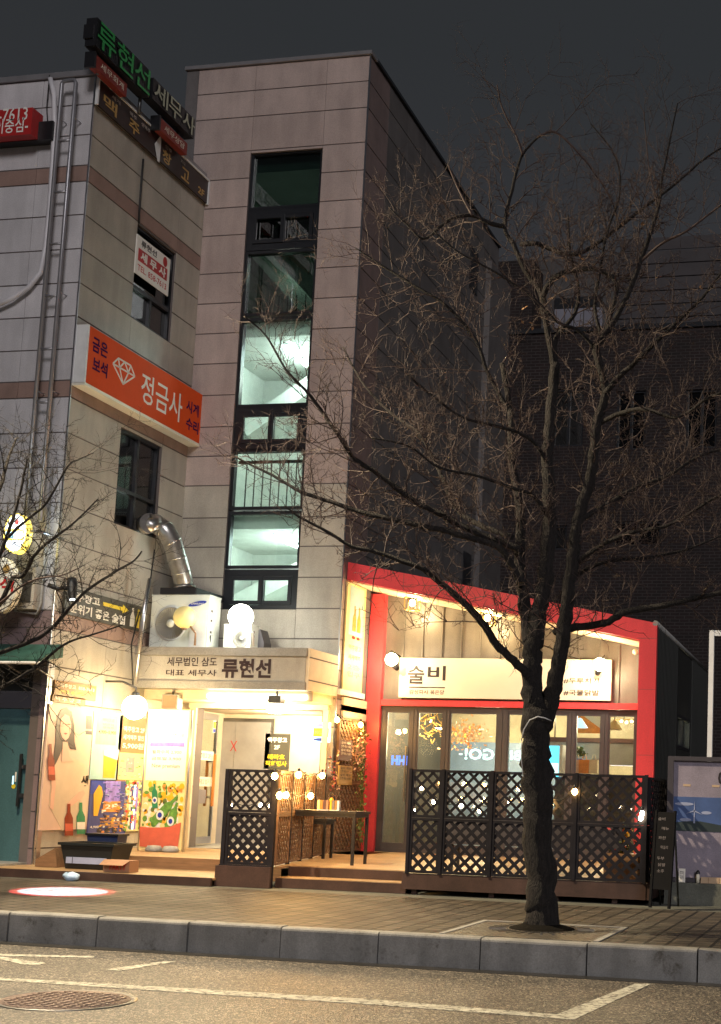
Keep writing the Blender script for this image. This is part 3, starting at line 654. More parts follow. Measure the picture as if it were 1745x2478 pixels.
# ================================================================ WALL FITTINGS ON THE TILED BUILDING
# ladder
YL = YA-.22
def pY(px, py, y): return at(px, py, 'Y', y)
la = thing('wall_ladder', 'tall stainless steel ladder fixed up the grey tiled front wall', 'ladder', (pY(145, 700, YL).x, YL, 4))
lt = pY(167, 195, YL); xl = pY(154, 195, YL).x; xr2 = pY(191, 195, YL).x; zb = pY(60, 1260, YL).z
xl = pY(72, 1100, YL).x*.5+pY(153, 200, YL).x*.5; xr2 = xl+.25
rt = MB(); 
rt.tube([(xl, YL, zb), (xl, YL, lt.z-.05), (xl+.03, YL, lt.z), (xr2-.03, YL, lt.z), (xr2, YL, lt.z-.05), (xr2, YL, zb)], .034, 'ladder_grey', 10); rt.build('rail', la)
for k in range(14):
    z = lt.z-1.02-k*.86
    if z < zb: break
    m = MB(); m.tube([(xl, YL, z), (xr2, YL, z)], .022, 'cap_metal', 8); m.build('rung', la)
m = MB()
for z in (11.9, 9, 7.4, 5.6):
    for x in (xl, xr2): m.tube([(x, YL, z), (x, YA-.0, z)], .012, 'steel', 6)
m.build('bracket', la)
# white conduit and thin cable
m = MB(); m.tube([pY(122, 190, YA-.1), pY(131, 230, YA-.12), pY(132, 300, YA-.12), pY(127, 400, YA-.1), pY(120, 500, YA-.1), pY(110, 600, YA-.1), pY(98, 660, YA-.1), pY(70, 695, YA-.1), pY(30, 722, YA-.12), pY(-20, 745, YA-.12)], .04, 'pvc_white', 8)
solo(m, 'conduit', 'white plastic conduit curving down the tiled wall beside the ladder', 'conduit', loc=pY(122, 400, YA-.1))
m = MB(); m.tube([pY(120, 182, YA-.06), pY(113, 260, YA-.06), pY(116, 300, YA-.06), pY(125, 360, YA-.05)], .009, 'cable', 5)
solo(m, 'cable', 'thin black cable hanging from the roof edge left of the white conduit', 'cable', loc=pY(120, 182, YA-.06))
m = MB(); P = [at(347, 385, 'X', XB+.03), at(343, 430, 'X', XB+.03), at(338, 500, 'X', XB+.03), at(336, 540, 'X', XB+.03)]; m.tube(P, .018, 'cable', 6)
solo(m, 'cable', 'dark cable running from the brown banner down to the upper side window', 'cable', loc=P[0])
# red phone sign at the left edge with its dark backing box
g = 'signs on the grey tiled front wall'
sg = thing('sign_box', 'red sign box with phone number in white at the top left wall', 'sign', pY(40, 300, YA-.3))
Fs = FY(YA-.38); r = rY(YA-.38, (-200, 262), (74, 325))
m = MB(); r = (r[0], r[1], pY(40, 327, YA-.38).z, pY(40, 263, YA-.38).z); m.fbox(Fs, *r, -.28, 0, 'sign_red'); m.build('box', sg)
m = MB(); tY(m, Fs, YA-.38, '02-858-7613', (-92, 272), (66, 290), .004, 'white_ink', .005); tY(m, Fs, YA-.38, '고객이중심-', (-60, 294), (67, 319), .004, 'white_ink', .01); m.build('lettering', sg)
m = MB(); r2 = (r[0], pY(126, 320, YA-.2).x, pY(100, 338, YA-.2).z, pY(100, 294, YA-.2).z); m.fbox(FY(YA-.2), *r2, -.18, 0, 'black_plastic')
solo(m, 'sign_backing', 'black sign trunking box behind the red phone sign', 'sign trunking', loc=(r2[1], YA-.2, r2[2]))
# roof sign : four black letter boxes with green and cream letters, red sub signs
FR = FX(XB+.25)
def on(px, py): return at(px, py, 'X', XB+.25)
rs = thing('rooftop_sign', 'long black rooftop sign with green and cream letters above the side wall', 'sign', on(330, 200))
pts = [(212, 35), (240, 38), (470, 282), (466, 318), (450, 322), (380, 268), (330, 215), (225, 118), (206, 90)]
zc = [on(x, y) for x, y in pts]
Y0, Y1 = on(230, 60).y, on(466, 300).y; z0, z1 = on(232, 118).z, on(232, 45).z
print('roofsign', Y0, Y1, z0, z1, on(466, 320), on(466, 285))
m = MB(); m.fbox(FR, Y0-.05, Y1+.02, z0+.12, z1-.12, -.16, 0, 'black_plastic'); m.build('backing', rs)
m = MB(); W = (Y1-Y0)
syl = [('류', 0, .165, 'green_letter'), ('현', .175, .335, 'green_letter'), ('선', .345, .50, 'green_letter'), ('세', .545, .69, 'pale_letter'), ('무', .70, .84, 'pale_letter'), ('사', .855, .99, 'pale_letter')]
for t, a, b, k in syl:
    big = k == 'green_letter'; dz = 0 if big else .05
    m.text(FR, t, Y0+W*a, Y0+W*b, z0+dz+.02, z1-dz-.02, .07, k, .008)
m.build('lettering', rs)
m = MB()
for t, a, b, k in syl:
    dz = 0 if k == 'green_letter' else .05
    m.text(FR, t, Y0+W*a, Y0+W*b, z0+dz+.02, z1-dz-.02, .055, 'black_plastic', .075); m.fbox(FR, Y0+W*a-.02, Y0+W*b+.02, z0+dz, z1-dz, -.14, .05, 'black_plastic')
m.build('letter_box', rs)
for i, (tl, br, lb) in enumerate((((235, 130), (309, 226), 'small red sign hanging under the green letters of the rooftop sign'), ((391, 284), (455, 366), 'small red sign hanging under the cream letters of the rooftop sign'))):
    a = on(*tl); b = on(*br); m = MB(); h = .22
    m.fbox(FR, a.y, b.y, a.z-h, a.z, -.14, -.02, 'sign_red_dim'); m.fbox(FR, a.y-.05, a.y-.003, a.z-h-.02, a.z+.02, -.18, -.0, 'black_plastic')
    m.text(FR, '세무회계' if i == 0 else '세무상담', a.y+.15, b.y-.1, a.z-h+.05, a.z-.05, -.015, 'cream_film', .0); solo(m, 'hanging_sign', lb, 'sign', 'red signs under the rooftop sign', loc=a)
m = MB(); 
for f in (.1, .5, .9): y = Y0+W*f; m.tube([(XB+.15, y, z0+.1), (XB+.15, y, 12.6)], .03, 'steel_dark', 6)
m.build('post', rs)
# brown banner with gold letters along the top of the side wall
bx = XB+.07; FN = FX(bx)
n0 = at(241, 190, 'X', bx); n1 = at(505, 430, 'X', bx); zb0 = at(241, 256, 'X', bx).z
bn = thing('wall_banner', 'dark brown banner with gold lettering and 2F along the side wall top', 'banner', n0)
m = MB(); m.fbox(FN, n0.y, n1.y, zb0, n0.z, -.04, 0, 'sign_brown'); m.build('board', bn)
m = MB(); H = n0.z-zb0; L_ = n1.y-n0.y
for t, a, b in (('맥', .04, .15), ('주', .25, .34), ('창', .55, .63), ('고', .73, .81)): m.text(FN, t, n0.y+L_*a, n0.y+L_*b, zb0+H*.10, zb0+H*.62, .006, 'gold_ink', .02)
m.text(FN, '2F', n0.y+L_*.90, n0.y+L_*.965, zb0+H*.12, zb0+H*.42, .006, 'gold_ink', .03)
for t, a, b in (('세계', .10, .17), ('맥주', .25, .31), ('생맥주', .35, .43), ('안주', .57, .63), ('파티', .72, .76)): m.text(FN, t, n0.y+L_*a, n0.y+L_*b, zb0+H*.70, zb0+H*.86, .006, 'silver_ink', .01)
m.build('lettering', bn)
m = MB(); m.fbox(FN, n0.y-.03, n1.y+.03, n0.z, n0.z+.03, -.03, .02, 'white_paint'); m.fbox(FN, n0.y-.035, n0.y-.001, zb0-.02, n0.z, -.03, .02, 'white_paint'); m.fbox(FN, n1.y+.001, n1.y+.04, zb0-.02, n0.z, -.03, .02, 'white_paint')
ym = at(386, 340, 'X', bx).y; m.fpoly(FN, [(ym-.03, zb0-.05), (ym+.03, zb0-.05), (ym+.04, zb0+.35), (ym+.01, n0.z), (ym-.02, zb0+.4), (ym-.16, zb0+.2)], .008, .014, 'white_paint')
m.build('frame', bn)
# window sign (tax office)
sx = XB+.02; Fw = FX(sx); A_ = at(333, 566, 'X', sx); B_ = at(413, 628, 'X', sx); C_ = at(331, 662, 'X', sx)
ws = thing('window_sign', 'white board with red band hung in the upper side window', 'sign', A_)
y0, y1, z0, z1 = A_.y, B_.y, C_.z, A_.z; print('wsign', y0, y1, z0, z1); H = z1-z0; Wd = y1-y0
m = MB(); m.fbox(Fw, y0, y1, z0, z1, -.02, 0, 'white_ink'); m.fbox(Fw, y0+Wd*.06, y1-Wd*.08, z0+H*.36, z0+H*.68, .001, .004, 'sign_red'); m.build('board', ws)
m = MB(); m.text(Fw, '류현선', y0+Wd*.12, y0+Wd*.58, z0+H*.76, z0+H*.93, .004, 'dark_ink', .02); m.text(Fw, '세 무 사', y0+Wd*.12, y1-Wd*.12, z0+H*.40, z0+H*.64, .006, 'white_ink', .04)
m.text(Fw, 'TEL. 858-7613', y0+Wd*.06, y1-Wd*.08, z0+H*.11, z0+H*.27, .004, 'red_ink', .01); m.ell(Fw, y1-Wd*.16, z0+H*.83, .07, .09, .001, .004, 'sign_red'); m.build('lettering', ws)
# orange jewellery sign
ox = XB+.22; Fo = FX(ox); a = at(217, 784, 'X', ox); b = at(491, 959, 'X', ox); zb0 = (at(206, 923, 'X', ox).z+at(482, 1076, 'X', ox).z)/2
y0, y1, z1 = a.y, b.y, (a.z+b.z)/2; y1 = min(y1, YT+.25); print('orange', y0, y1, zb0, z1, a.z, b.z)
os_ = thing('shop_sign', 'orange jeweller sign with diamond and white letters between the side windows', 'sign', a)
m = MB(); m.fbox(Fo, y0+.02, y1, zb0, z1, -.2, 0, 'orange_film'); m.fbox(Fo, y0-.02, y0+.018, zb0-.01, z1+.01, -.21, .0, 'white_paint'); m.fbox(Fo, y0-.02, y1, zb0-.05, zb0-.003, -.21, .01, 'cream_film'); m.build('box', os_)
m = MB(); W = y1-y0; H = z1-zb0
def ft(t, u0, u1, v0, v1, k, bo=.02): m.text(Fo, t, y0+W*u0, y0+W*u1, zb0+H*v0, zb0+H*v1, .005, k, bo)
def rel(px, py): p = at(px, py, 'X', ox); return ((p.y-y0)/W, (p.z-zb0)/H)
def ftp(t, tl, br, k, bo=.02): a = rel(*tl); b = rel(*br); ft(t, a[0], b[0], b[1], a[1], k, bo)
def uu(px, py): return rel(px, py)[0]
ft('금은', uu(222, 850), uu(259, 870), .60, .86, 'purple_ink', .03); ft('보석', uu(222, 900), uu(258, 920), .26, .52, 'purple_ink', .03)
ft('정금사', uu(341, 940), uu(441, 980), .20, .76, 'sign_white', .008); ft('시계', uu(450, 990), uu(480, 1005), .50, .74, 'purple_ink', .03); ft('수리', uu(450, 1020), uu(480, 1035), .16, .40, 'purple_ink', .03)
dm = [rel(274, 868), rel(287, 866), rel(318, 883), rel(327, 900), rel(298, 936)]; dm = [(y0+W*u, zb0+H*v) for u, v in dm]
c0 = (sum(p[0] for p in dm)/5, sum(p[1] for p in dm)/5)
def seg(p, q, w=.014, k='sign_white'):
    d = Vector((q[0]-p[0], q[1]-p[1])); nn = Vector((-d.y, d.x)).normalized()*w; m.fpoly(Fo, [(p[0]-nn.x, p[1]-nn.y), (q[0]-nn.x, q[1]-nn.y), (q[0]+nn.x, q[1]+nn.y), (p[0]+nn.x, p[1]+nn.y)], .001, .005, k)
uL, uR, vT = dm[0][0], dm[3][0], (dm[0][1]+dm[2][1])/2+.02; vG = vT-.14; vB = dm[4][1]; uM = (uL+uR)/2; q = (uR-uL)
T1, T2 = (uL+q*.22, vT), (uR-q*.22, vT); G0, G1, G2, G3 = (uL, vG), (uM-q*.2, vG), (uM+q*.2, vG), (uR, vG); Bt = (uM, vB+.04)
for p, r_ in ((T1, T2), (T1, G0), (T2, G3), (G0, G3), (G0, Bt), (G3, Bt), (G1, Bt), (G2, Bt), (T1, G1), (T2, G2), (G1, (uM, vT)), (G2, (uM, vT))): seg(p, r_)
m.build('lettering', os_)
# arrow sign low on the side wall
ax_ = XB+.05; Fa = FX(ax_); a = at(187, 1427, 'X', ax_); b = at(347, 1466, 'X', ax_); z0 = (at(170, 1487, 'X', ax_).z+at(341, 1530, 'X', ax_).z)/2; a = at(160, 1421, 'X', ax_)
ag = thing('direction_sign', 'dark board with white letters, yellow arrow and bottles on the side wall', 'sign', a)
y0, y1, z1 = a.y, b.y, (a.z+b.z)/2; W = y1-y0; H = z1-z0; print('arrow', y0, y1, z0, z1)
m = MB(); m.fbox(Fa, y0, y1, z0, z1, -.04, 0, 'olive_board'); m.build('board', ag)
m = MB()
def fa(t, u0, u1, v0, v1, k, bo=.03): m.text(Fa, t, y0+W*u0, y0+W*u1, z0+H*v0, z0+H*v1, .004, k, bo)
fa('맥주창고', .03, .42, .56, .90, 'white_ink'); fa('분위기 좋은 술집', .06, .76, .10, .46, 'white_ink')
m.fpoly(Fa, [(y0+W*u, z0+H*v) for u, v in ((.46, .64), (.72, .64), (.72, .54), (.80, .70), (.72, .88), (.72, .78), (.46, .78))], .001, .005, 'yellow_ink')
for u, k in ((.86, 'white_ink'), (.94, 'yellow_ink')): m.fpoly(Fa, [(y0+W*(u+du), z0+H*v) for du, v in ((-.03, .12), (.03, .12), (.03, .5), (.012, .66), (.012, .85), (-.012, .85), (-.012, .66), (-.03, .5))], .001, .004, k)
m.build('lettering', ag)
# two small brown plaques
for (tl, br, lns, lb) in (((134, 1645), (231, 1697), (('맥주창고  858-7613', 'cream_film', .12, .95, .58, .84), ('생맥주 세계맥주', 'yellow_ink', .10, .70, .18, .44)), 'upper brown plaque with small pale and yellow text above the pink poster'), ((128, 1680), (206, 1708), (('맥 주 창 고', 'cream_film', .08, .85, .25, .75),), 'lower brown plaque with one line of pale text above the pink poster')):
    px = XB+.03; a = at(*tl, 'X', px); b = at(*br, 'X', px); F_ = FX(px); m = MB(); zz = sorted((a.z, b.z)); h = zz[1]-zz[0]
    z0 = min(a.z, b.z); z1 = max(a.z, b.z); m.fbox(F_, a.y, b.y, z0, z1, -.028, 0, 'poster_brown')
    for t, k, u0, u1, v0, v1 in lns: m.text(F_, t, a.y+(b.y-a.y)*u0, a.y+(b.y-a.y)*u1, z0+h*v0, z0+h*v1, .003, k, .02)
    solo(m, 'plaque', lb, 'plaque', 'brown plaques above the pink poster', loc=a)
# beer brand light sign (oval) and drop shaped pub sign at the left edge
YS = YA-.75; c = pY(36, 1290, YS); Fz = FY(YS)
bs = thing('light_sign', 'glowing oval yellow and white beer sign on a wall bracket', 'light sign', c)
rw, rh = .19, .30
m = MB(); m.ell(Fz, c.x, c.z, rw, rh, -.16, -.0, 'yellow_sign_lit', 32); m.build('case', bs)
m = MB(); m.ell(Fz, c.x+.01, c.z, rw*.92, rh*.93, .002, .01, 'white_sign_lit', 32); m.fbox(Fz, c.x-rw*.85, c.x+rw*.88, c.z-rh*.38, c.z+rh*.2, .012, .016, 'yellow_sign_lit'); m.fbox(Fz, c.x-rw*.75, c.x+rw*.75, c.z-rh*.28, c.z+rh*.08, .018, .02, 'cyan_lit')
m.ell(Fz, c.x+.03, c.z+rh*.55, .035, .04, .012, .016, 'red_lit'); m.build('face', bs)
m = MB(); m.tube([(c.x+.12, YS+.1, c.z+.05), (c.x+.3, YS+.15, c.z+.05), (c.x+.32, YA, c.z+.05)], .025, 'steel_dark', 8); m.build('bracket', bs)
lamp('sign_glow', (c.x+.05, YS-.35, c.z), 9, (.8, .9, 1), .15); lamp('sign_glow', (c.x+.45, YS+.35, c.z), 5, (.7, .9, 1), .1)
c = pY(2, 1415, YS+.1); Fz = FY(YS+.1)
ds = thing('pub_sign', 'cream drop shaped pub sign with red letter below the glowing oval sign', 'sign', c)
pt = [(.27*math.cos(t)*(1-.35*max(0, math.sin(t))), .42*math.sin(t)) for t in [2*math.pi*i/28 for i in range(28)]]
m = MB(); m.fpoly(Fz, [(c.x+a, c.z+b) for a, b in pt], -.14, 0, 'cream_film'); m.build('case', ds)
m = MB(); m.text(Fz, '석', c.x-.02, c.x+.22, c.z-.12, c.z+.14, .004, 'red_ink', .03); m.text(Fz, '가', c.x-.02, c.x+.12, c.z-.32, c.z-.2, .004, 'grey_ink', .01); m.ell(Fz, c.x+.07, c.z+.24, .06, .07, .001, .004, 'gold_ink'); m.build('face', ds)
# metal box with conduit under the ladder
m = MB(); r = rY(YA-.15, (45, 1375), (86, 1475)); x0, x1, z0, z1 = r; x1 = max(x1, x0+.3); m.fbox(FY(YA-.12), x0, x1, z0, z1, -.1, .1, 'granite_beige'); m.fbox(FY(YA-.12), x0+.05, x1-.05, z0+.1, z1-.08, .1, .115, 'steel_dark')
m.tube([(x0-.05, YA-.1, z1+.6), (x0-.03, YA-.1, z0-.02), (x1, YA-.1, z0-.06), (x1+.05, YA-.1, z0+.1), (x1+.05, YA-.1, z1+1.6)], .022, 'stone_grey', 8)
solo(m, 'meter_box', 'grey meter box with bent conduits below the ladder', 'meter box', loc=(x0, YA, z0))
# projector spotlight at the wall corner, throws the round logo on the pavement
c = at(170, 1425, 'X', XB+.25)
pj = thing('logo_projector', 'small black projector lamp on an arm at the building corner', 'projector', c)
m = MB(); m.tube([c+Vector((-.25, -.2, .03)), c+Vector((-.12, -.15, -.02)), c+Vector((0, 0, .0))], .035, 'black_plastic', 8); m.build('arm', pj)
m = MB(); ax = Vector((.25, -.25, -.9)).normalized(); m.lathe(c+Vector((.02, 0, .15)), [(0, 0), (.07, 0), (.08, .1), (.07, .26), (.05, .34), (.05, .36)], 'black_paint', 16, ax); m.build('body', pj)
m = MB(); m.lathe(c+Vector((.02, 0, .15))+ax*.355, [(.045, 0), (0, .008)], 'cctv_lens', 16, ax); m.build('lens', pj)
tgt = at(152, 2156, 'Z', 0)
src = c+Vector((.02, 0, .15))+ax*.45
sp = lamp('logo_beam', src, 3600, (.9, .95, 1), .004, 'SPOT', tgt, 13.5, .03)
l = sp.data; l.use_nodes = True; n = l.node_tree; em = n.nodes['Emission']; t = n.nodes.new('ShaderNodeTexCoord'); LK = n.links.new
sx_ = n.nodes.new('ShaderNodeSeparateXYZ'); LK(t.outputs['Normal'], sx_.inputs[0])
def mth(op, a, b=None):
    q = n.nodes.new('ShaderNodeMath'); q.operation = op
    for i, v in enumerate((a, b)):
        if v is None: continue
        if isinstance(v, (int, float)): q.inputs[i].default_value = v
        else: LK(v, q.inputs[i])
    return q.outputs[0]
ux = mth('DIVIDE', sx_.outputs[0], mth('ABSOLUTE', sx_.outputs[2])); uy = mth('DIVIDE', sx_.outputs[1], mth('ABSOLUTE', sx_.outputs[2]))
rr = mth('SQRT', mth('ADD', mth('MULTIPLY', ux, ux), mth('MULTIPLY', uy, uy)))
cr2 = n.nodes.new('ShaderNodeValToRGB'); cr2.color_ramp.interpolation = 'CONSTANT'
LK(mth('MULTIPLY', rr, 1/math.tan(rad(6.75))), cr2.inputs[0])
cr2.color_ramp.elements[0].color = (.85, .95, 1, 1); cr2.color_ramp.elements[1].position = .84; cr2.color_ramp.elements[1].color = (.75, .05, .05, 1)
vz = n.nodes.new('ShaderNodeTexNoise'); vz.inputs['Scale'].default_value = 55
cb = n.nodes.new('ShaderNodeCombineXYZ'); LK(ux, cb.inputs[0]); LK(uy, cb.inputs[1]); LK(cb.outputs[0], vz.inputs['Vector'])
gt = mth('GREATER_THAN', vz.outputs[0], .60); inn = mth('LESS_THAN', mth('ABSOLUTE', uy), .028); both = mth('MULTIPLY', gt, inn)
mx = n.nodes.new('ShaderNodeMix'); mx.data_type = 'RGBA'; LK(both, mx.inputs[0]); LK(cr2.outputs[0], mx.inputs[6]); mx.inputs[7].default_value = (.6, .12, .12, 1); LK(mx.outputs[2], em.inputs[0])

# exhaust duct out of the lower side window
def aX(px, py, dx): return at(px, py, 'X', XB+dx)
dp = [aX(352, 1270, .08), aX(362, 1266, .25), at(378, 1268, 'Y', 21.0), at(400, 1283, 'Y', 21.0), at(418, 1312, 'Y', 21.1), at(428, 1350, 'Y', 21.2), at(438, 1385, 'Y', 21.3), at(446, 1418, 'Y', 21.4)]
du = thing('exhaust_duct', 'shiny galvanised duct elbowing down out of the lower side window', 'duct', dp[3])
m = MB(); fine = []
for i in range(len(dp)-1):
    for k in range(3): fine.append(dp[i].lerp(dp[i+1], k/3))
fine.append(dp[-1])
m.tube(fine, [.165]*len(fine), 'galvanised', 22)
for i in range(3, len(fine), 3):
    d = (fine[i]-fine[i-1]).normalized(); m.tube([fine[i]-d*.012, fine[i]+d*.012], .172, 'galvanised', 22)
m.build('pipe', du)
m = MB(); m.tube([fine[-1]-Vector((0, 0, .01)), fine[-1]-Vector((-.01, 0, .06))], [.19, .19], 'galvanised', 22); m.build('collar', du)
m = MB(); c = fine[-1]; m.box(c.x-.34, c.x+.34, 21.2, YT-.02, c.z-.17, c.z-.06, 'black_paint'); solo(m, 'duct_shelf', 'black sooty metal plate between the duct end and the big air conditioner', 'metal plate', loc=(c.x, 21.5, c.z-.17))
# steel flue / folded awning pole in the corner
m = MB(); a = at(352, 1500-80, 'Y', 20.7); m.tube([at(328, 1655, 'Y', 20.6), at(345, 1500, 'Y', 20.6), at(362, 1400, 'Y', 20.6)], [.02, .045, .03], 'steel', 10)
m.tube([at(343, 1560, 'Y', 20.62), at(365, 1400, 'Y', 20.62), at(374, 1330, 'Y', 20.62)], .012, 'cable', 6)
m.tube([at(322, 1660, 'Y', 20.61), at(318, 1560, 'Y', 20.61), at(338, 1480, 'Y', 20.61)], .012, 'cable', 6)
solo(m, 'metal_pole', 'slanted steel pole and black cables left of the big air conditioner', 'pole', loc=a)
# air conditioner outdoor units on the canopy
def condenser(tl, br, Y, dep, name, label, fan, logo):
    r = rY(Y, tl, br); F = FY(Y); z0 = 3.70; r = (r[0], r[1], z0, r[3]); W = r[1]-r[0]; H = r[3]-z0
    t = thing(name, label, 'air conditioner', ((r[0]+r[1])/2, Y, z0))
    m = MB(); m.fbox(F, *r, -dep, 0, 'ac_white'); m.fbox(F, r[0]-.008, r[1]+.008, r[3]+.001, r[3]+.02, -dep-.008, .008, 'ac_white'); m.fbox(F, r[0]+W*.69, r[1]-.03, z0+.02, r[3]-H*.27, .001, .006, 'white_paint')
    for v in (.30, .52, .7): m.fbox(FX(r[1]), Y+.08, Y+.14, z0+H*v, z0+H*v+.04, .001, .004, 'joint')
    m.build('cabinet', t)
    m = MB(); cx, cz, R = r[0]+W*fan[0], z0+H*fan[1], fan[2]
    m.lathe(F.p(cx, cz, .0), [(R+.015, 0), (R+.015, .02), (R-.005, .02), (R-.01, .005), (0, .005)], 'ac_grille', 32, (0, -1, 0)); 
    for k in range(40):
        g = 2*math.pi*k/40; m.fpoly(F, [(cx+math.cos(g+d)*q, cz+math.sin(g+d)*q) for d, q in ((-.02, R*.28), (.02, R*.28), (.012, R*.97), (-.012, R*.97))], .012, .02, 'steel')
    m.lathe(F.p(cx, cz, .02), [(R*.26, 0), (R*.26, .012), (0, .016)], 'ac_white', 20, (0, -1, 0)); m.lathe(F.p(cx, cz, .0), [(R+.03, .0), (R+.03, .022), (R+.012, .026)], 'white_paint', 32, (0, -1, 0))
    m.build('fan_grille', t)
    if logo:
        m = MB(); k = 24; a0, c0 = r[0]+W*.80, r[3]-H*.15
        m.fpoly(F, [(a0+W*.155*math.cos(q)*1.0, c0+W*.035*math.sin(q)+W*.03*math.cos(q)) for q in [2*math.pi*i/k for i in range(k)]], .008, .011, 'ac_blue'); m.text(F, 'SAMSUNG', a0-W*.11, a0+W*.11, c0-W*.016, c0+W*.014, .013, 'white_ink', .02); m.build('badge', t)
    return t
condenser((369, 1442), (500, 1563), 21.25, .42, 'air_conditioner', 'large white outdoor air conditioner unit with fan grille and blue oval badge', (.36, .47, .27), True)
condenser((543, 1513), (605, 1563), 21.3, .30, 'air_conditioner', 'small pale outdoor air conditioner unit under the lit white globe', (.68, .45, .12), False)
m = MB(); c = at(625, 1560, 'Y', 21.6); m.fpoly(FY(21.6), [(c.x-.12, 3.70), (c.x+.1, 3.70), (c.x+.1, 3.85), (c.x+.02, 4.08), (c.x-.1, 4.06)], -.3, 0, 'frame_grey'); m.box(c.x-.14, c.x-.1, 21.5, 21.55, 3.7, 4.1, 'wall_cream')
solo(m, 'vent_hood', 'dark angular vent hood on the canopy right of the small air conditioner', 'vent hood', loc=(c.x, 21.6, 3.7))
m = MB()
for k in range(9): 
    p = [Vector((at(505, 1550, 'Y', 21.5).x+rnd.uniform(-.12, .12), 21.4+rnd.uniform(-.1, .1), 3.72+rnd.uniform(0, .3))) for _ in range(4)]; m.tube(p, .012, 'cable', 5)
solo(m, 'cable', 'tangle of dark refrigerant cables between the two air conditioners', 'cables', loc=(at(505, 1550, 'Y', 21.5).x, 21.5, 3.7))
def globe(px, py, Y, rpx, name, label, mt, post, stem='steel_dark'):
    c = at(px, py, 'Y', Y); R = rpx*(c-CAMP).length/FPX*.97
    t = thing(name, label, 'lamp', c); m = MB(); m.ball(c, R, mt, 20); m.build('globe', t)
    m = MB(); m.tube(post(c, R), .018, stem, 8); m.lathe(c-Vector((0, 0, R+.02)), [(.05, 0), (.05, .05)], stem, 12); m.build('stem', t); return c
g_ = 'globe lamps around the entrance'
globe(447, 1494, 20.9, 27, 'globe_lamp', 'unlit yellowish globe lamp in front of the big air conditioner', 'yellow_shade', lambda c, R: [c-Vector((-R*.6, 0, R*.8)), c+Vector((R*1.1, .02, -R*1.4)), Vector((c.x+R*1.0, 20.96, 3.72))], 'brown_wood')
c = globe(583, 1492, 20.9, 30, 'globe_lamp', 'brightly lit white globe lamp above the canopy lettering', 'lamp_white', lambda c, R: [c-Vector((0, 0, R)), c+Vector((R*1.1, .02, -R*1.3)), Vector((c.x+R*1.1, 20.97, 3.72))], 'white_paint')
c = at(326, 1712, 'X', XB+.55); print('warm globe', c)
t = thing('globe_lamp', 'big glowing warm globe lamp on the side wall above the posters', 'lamp', c)
m = MB(); m.ball(c, .20, 'lamp_warm', 20); m.build('globe', t); m = MB(); m.tube([c+Vector((0, 0, .2)), c+Vector((0, 0, .32)), c+Vector((-.25, 0, .42)), Vector((XB, c.y, c.z+.42))], .02, 'steel_dark', 8); m.lathe(c+Vector((0, 0, .18)), [(.07, 0), (.06, .06), (.02, .08)], 'steel_dark', 12); m.build('stem', t)
lamp('globe_spill', c+Vector((.28, -.1, -.1)), 45, (1, .72, .36), .15)
# speaker and flood lamp under the canopy
r = rY(21.2, (393, 1680), (428, 1716)); m = MB(); F = FY(21.2); m.fbox(F, r[0], r[1], r[2], r[3], -.18, 0, 'ac_grille'); m.fbox(F, r[0]+.02, r[1]-.02, r[2]+.02, r[3]-.02, .001, .012, 'cardboard'); m.tube([F.p((r[0]+r[1])/2, r[3], -.1), F.p((r[0]+r[1])/2, r[3]+.2, -.1)], .015, 'steel_dark', 6)
solo(m, 'speaker', 'small brown box speaker hung under the left end of the canopy', 'speaker', loc=(r[0], 21.2, r[2]))
r = rY(21.1, (404, 1722), (423, 1757)); m = MB(); F = FY(21.3); m.fbox(F, r[0], r[1], r[2], r[3], -.08, 0, 'white_ink'); m.fbox(F, r[0]+.01, r[1]-.01, r[2]+.01, r[3]-.01, .001, .01, 'tube_soffit')
solo(m, 'wall_light', 'small bright rectangular light below the brown box speaker', 'lamp', loc=(r[0], 21.1, r[2]))
c = at(667, 1692, 'Y', 21.05); t = thing('flood_light', 'grey flood light hung under the canopy facing the doorway', 'flood light', c)
m = MB(); m.box(c.x-.11, c.x+.11, 21.0, 21.18, c.z-.07, c.z+.06, 'steel_dark'); m.build('body', t); m = MB(); m.box(c.x-.09, c.x+.09, 21.02, 21.16, c.z-.075, c.z-.071, 'tube_soffit'); m.build('lens', t)
m = MB(); m.tube([c+Vector((0, .05, .06)), c+Vector((0, .05, .14))], .02, 'steel_dark', 8); m.build('bracket', t)
# notices on the tower wall beside the entrance
FTn = FY(YT-.02)
r = rY(YT, (757, 1748), (799, 1797)); m = MB(); W, H = r[1]-r[0], r[3]-r[2]
m.fbox(FTn, *r, -.017, 0, 'cyan_lit'); MATS['cyan_lit']
m.fbox(FTn, r[0]+W*.08, r[1]-W*.08, r[2]+H*.28, r[2]+H*.72, .001, .004, 'yellow_ink'); m.ell(FTn, r[0]+W*.5, r[2]+H*.86, W*.4, H*.08, .001, .005, 'poster_violet'); m.ell(FTn, r[0]+W*.5, r[2]+H*.14, W*.4, H*.08, .001, .005, 'ac_blue'); m.text(FTn, 'NGZN', r[0]+W*.2, r[1]-W*.2, r[2]+H*.4, r[2]+H*.58, .006, 'grey_ink', .01)
solo(m, 'notice', 'small blue and yellow notice on the wall right of the doorway', 'notice', loc=(r[0], YT, r[2]))
r = rY(24.25, (643, 1775), (697, 1862)); F = FY(24.25); W, H = r[1]-r[0], r[3]-r[2]; m = MB(); m.fbox(F, *r, -.02, 0, 'olive_board')
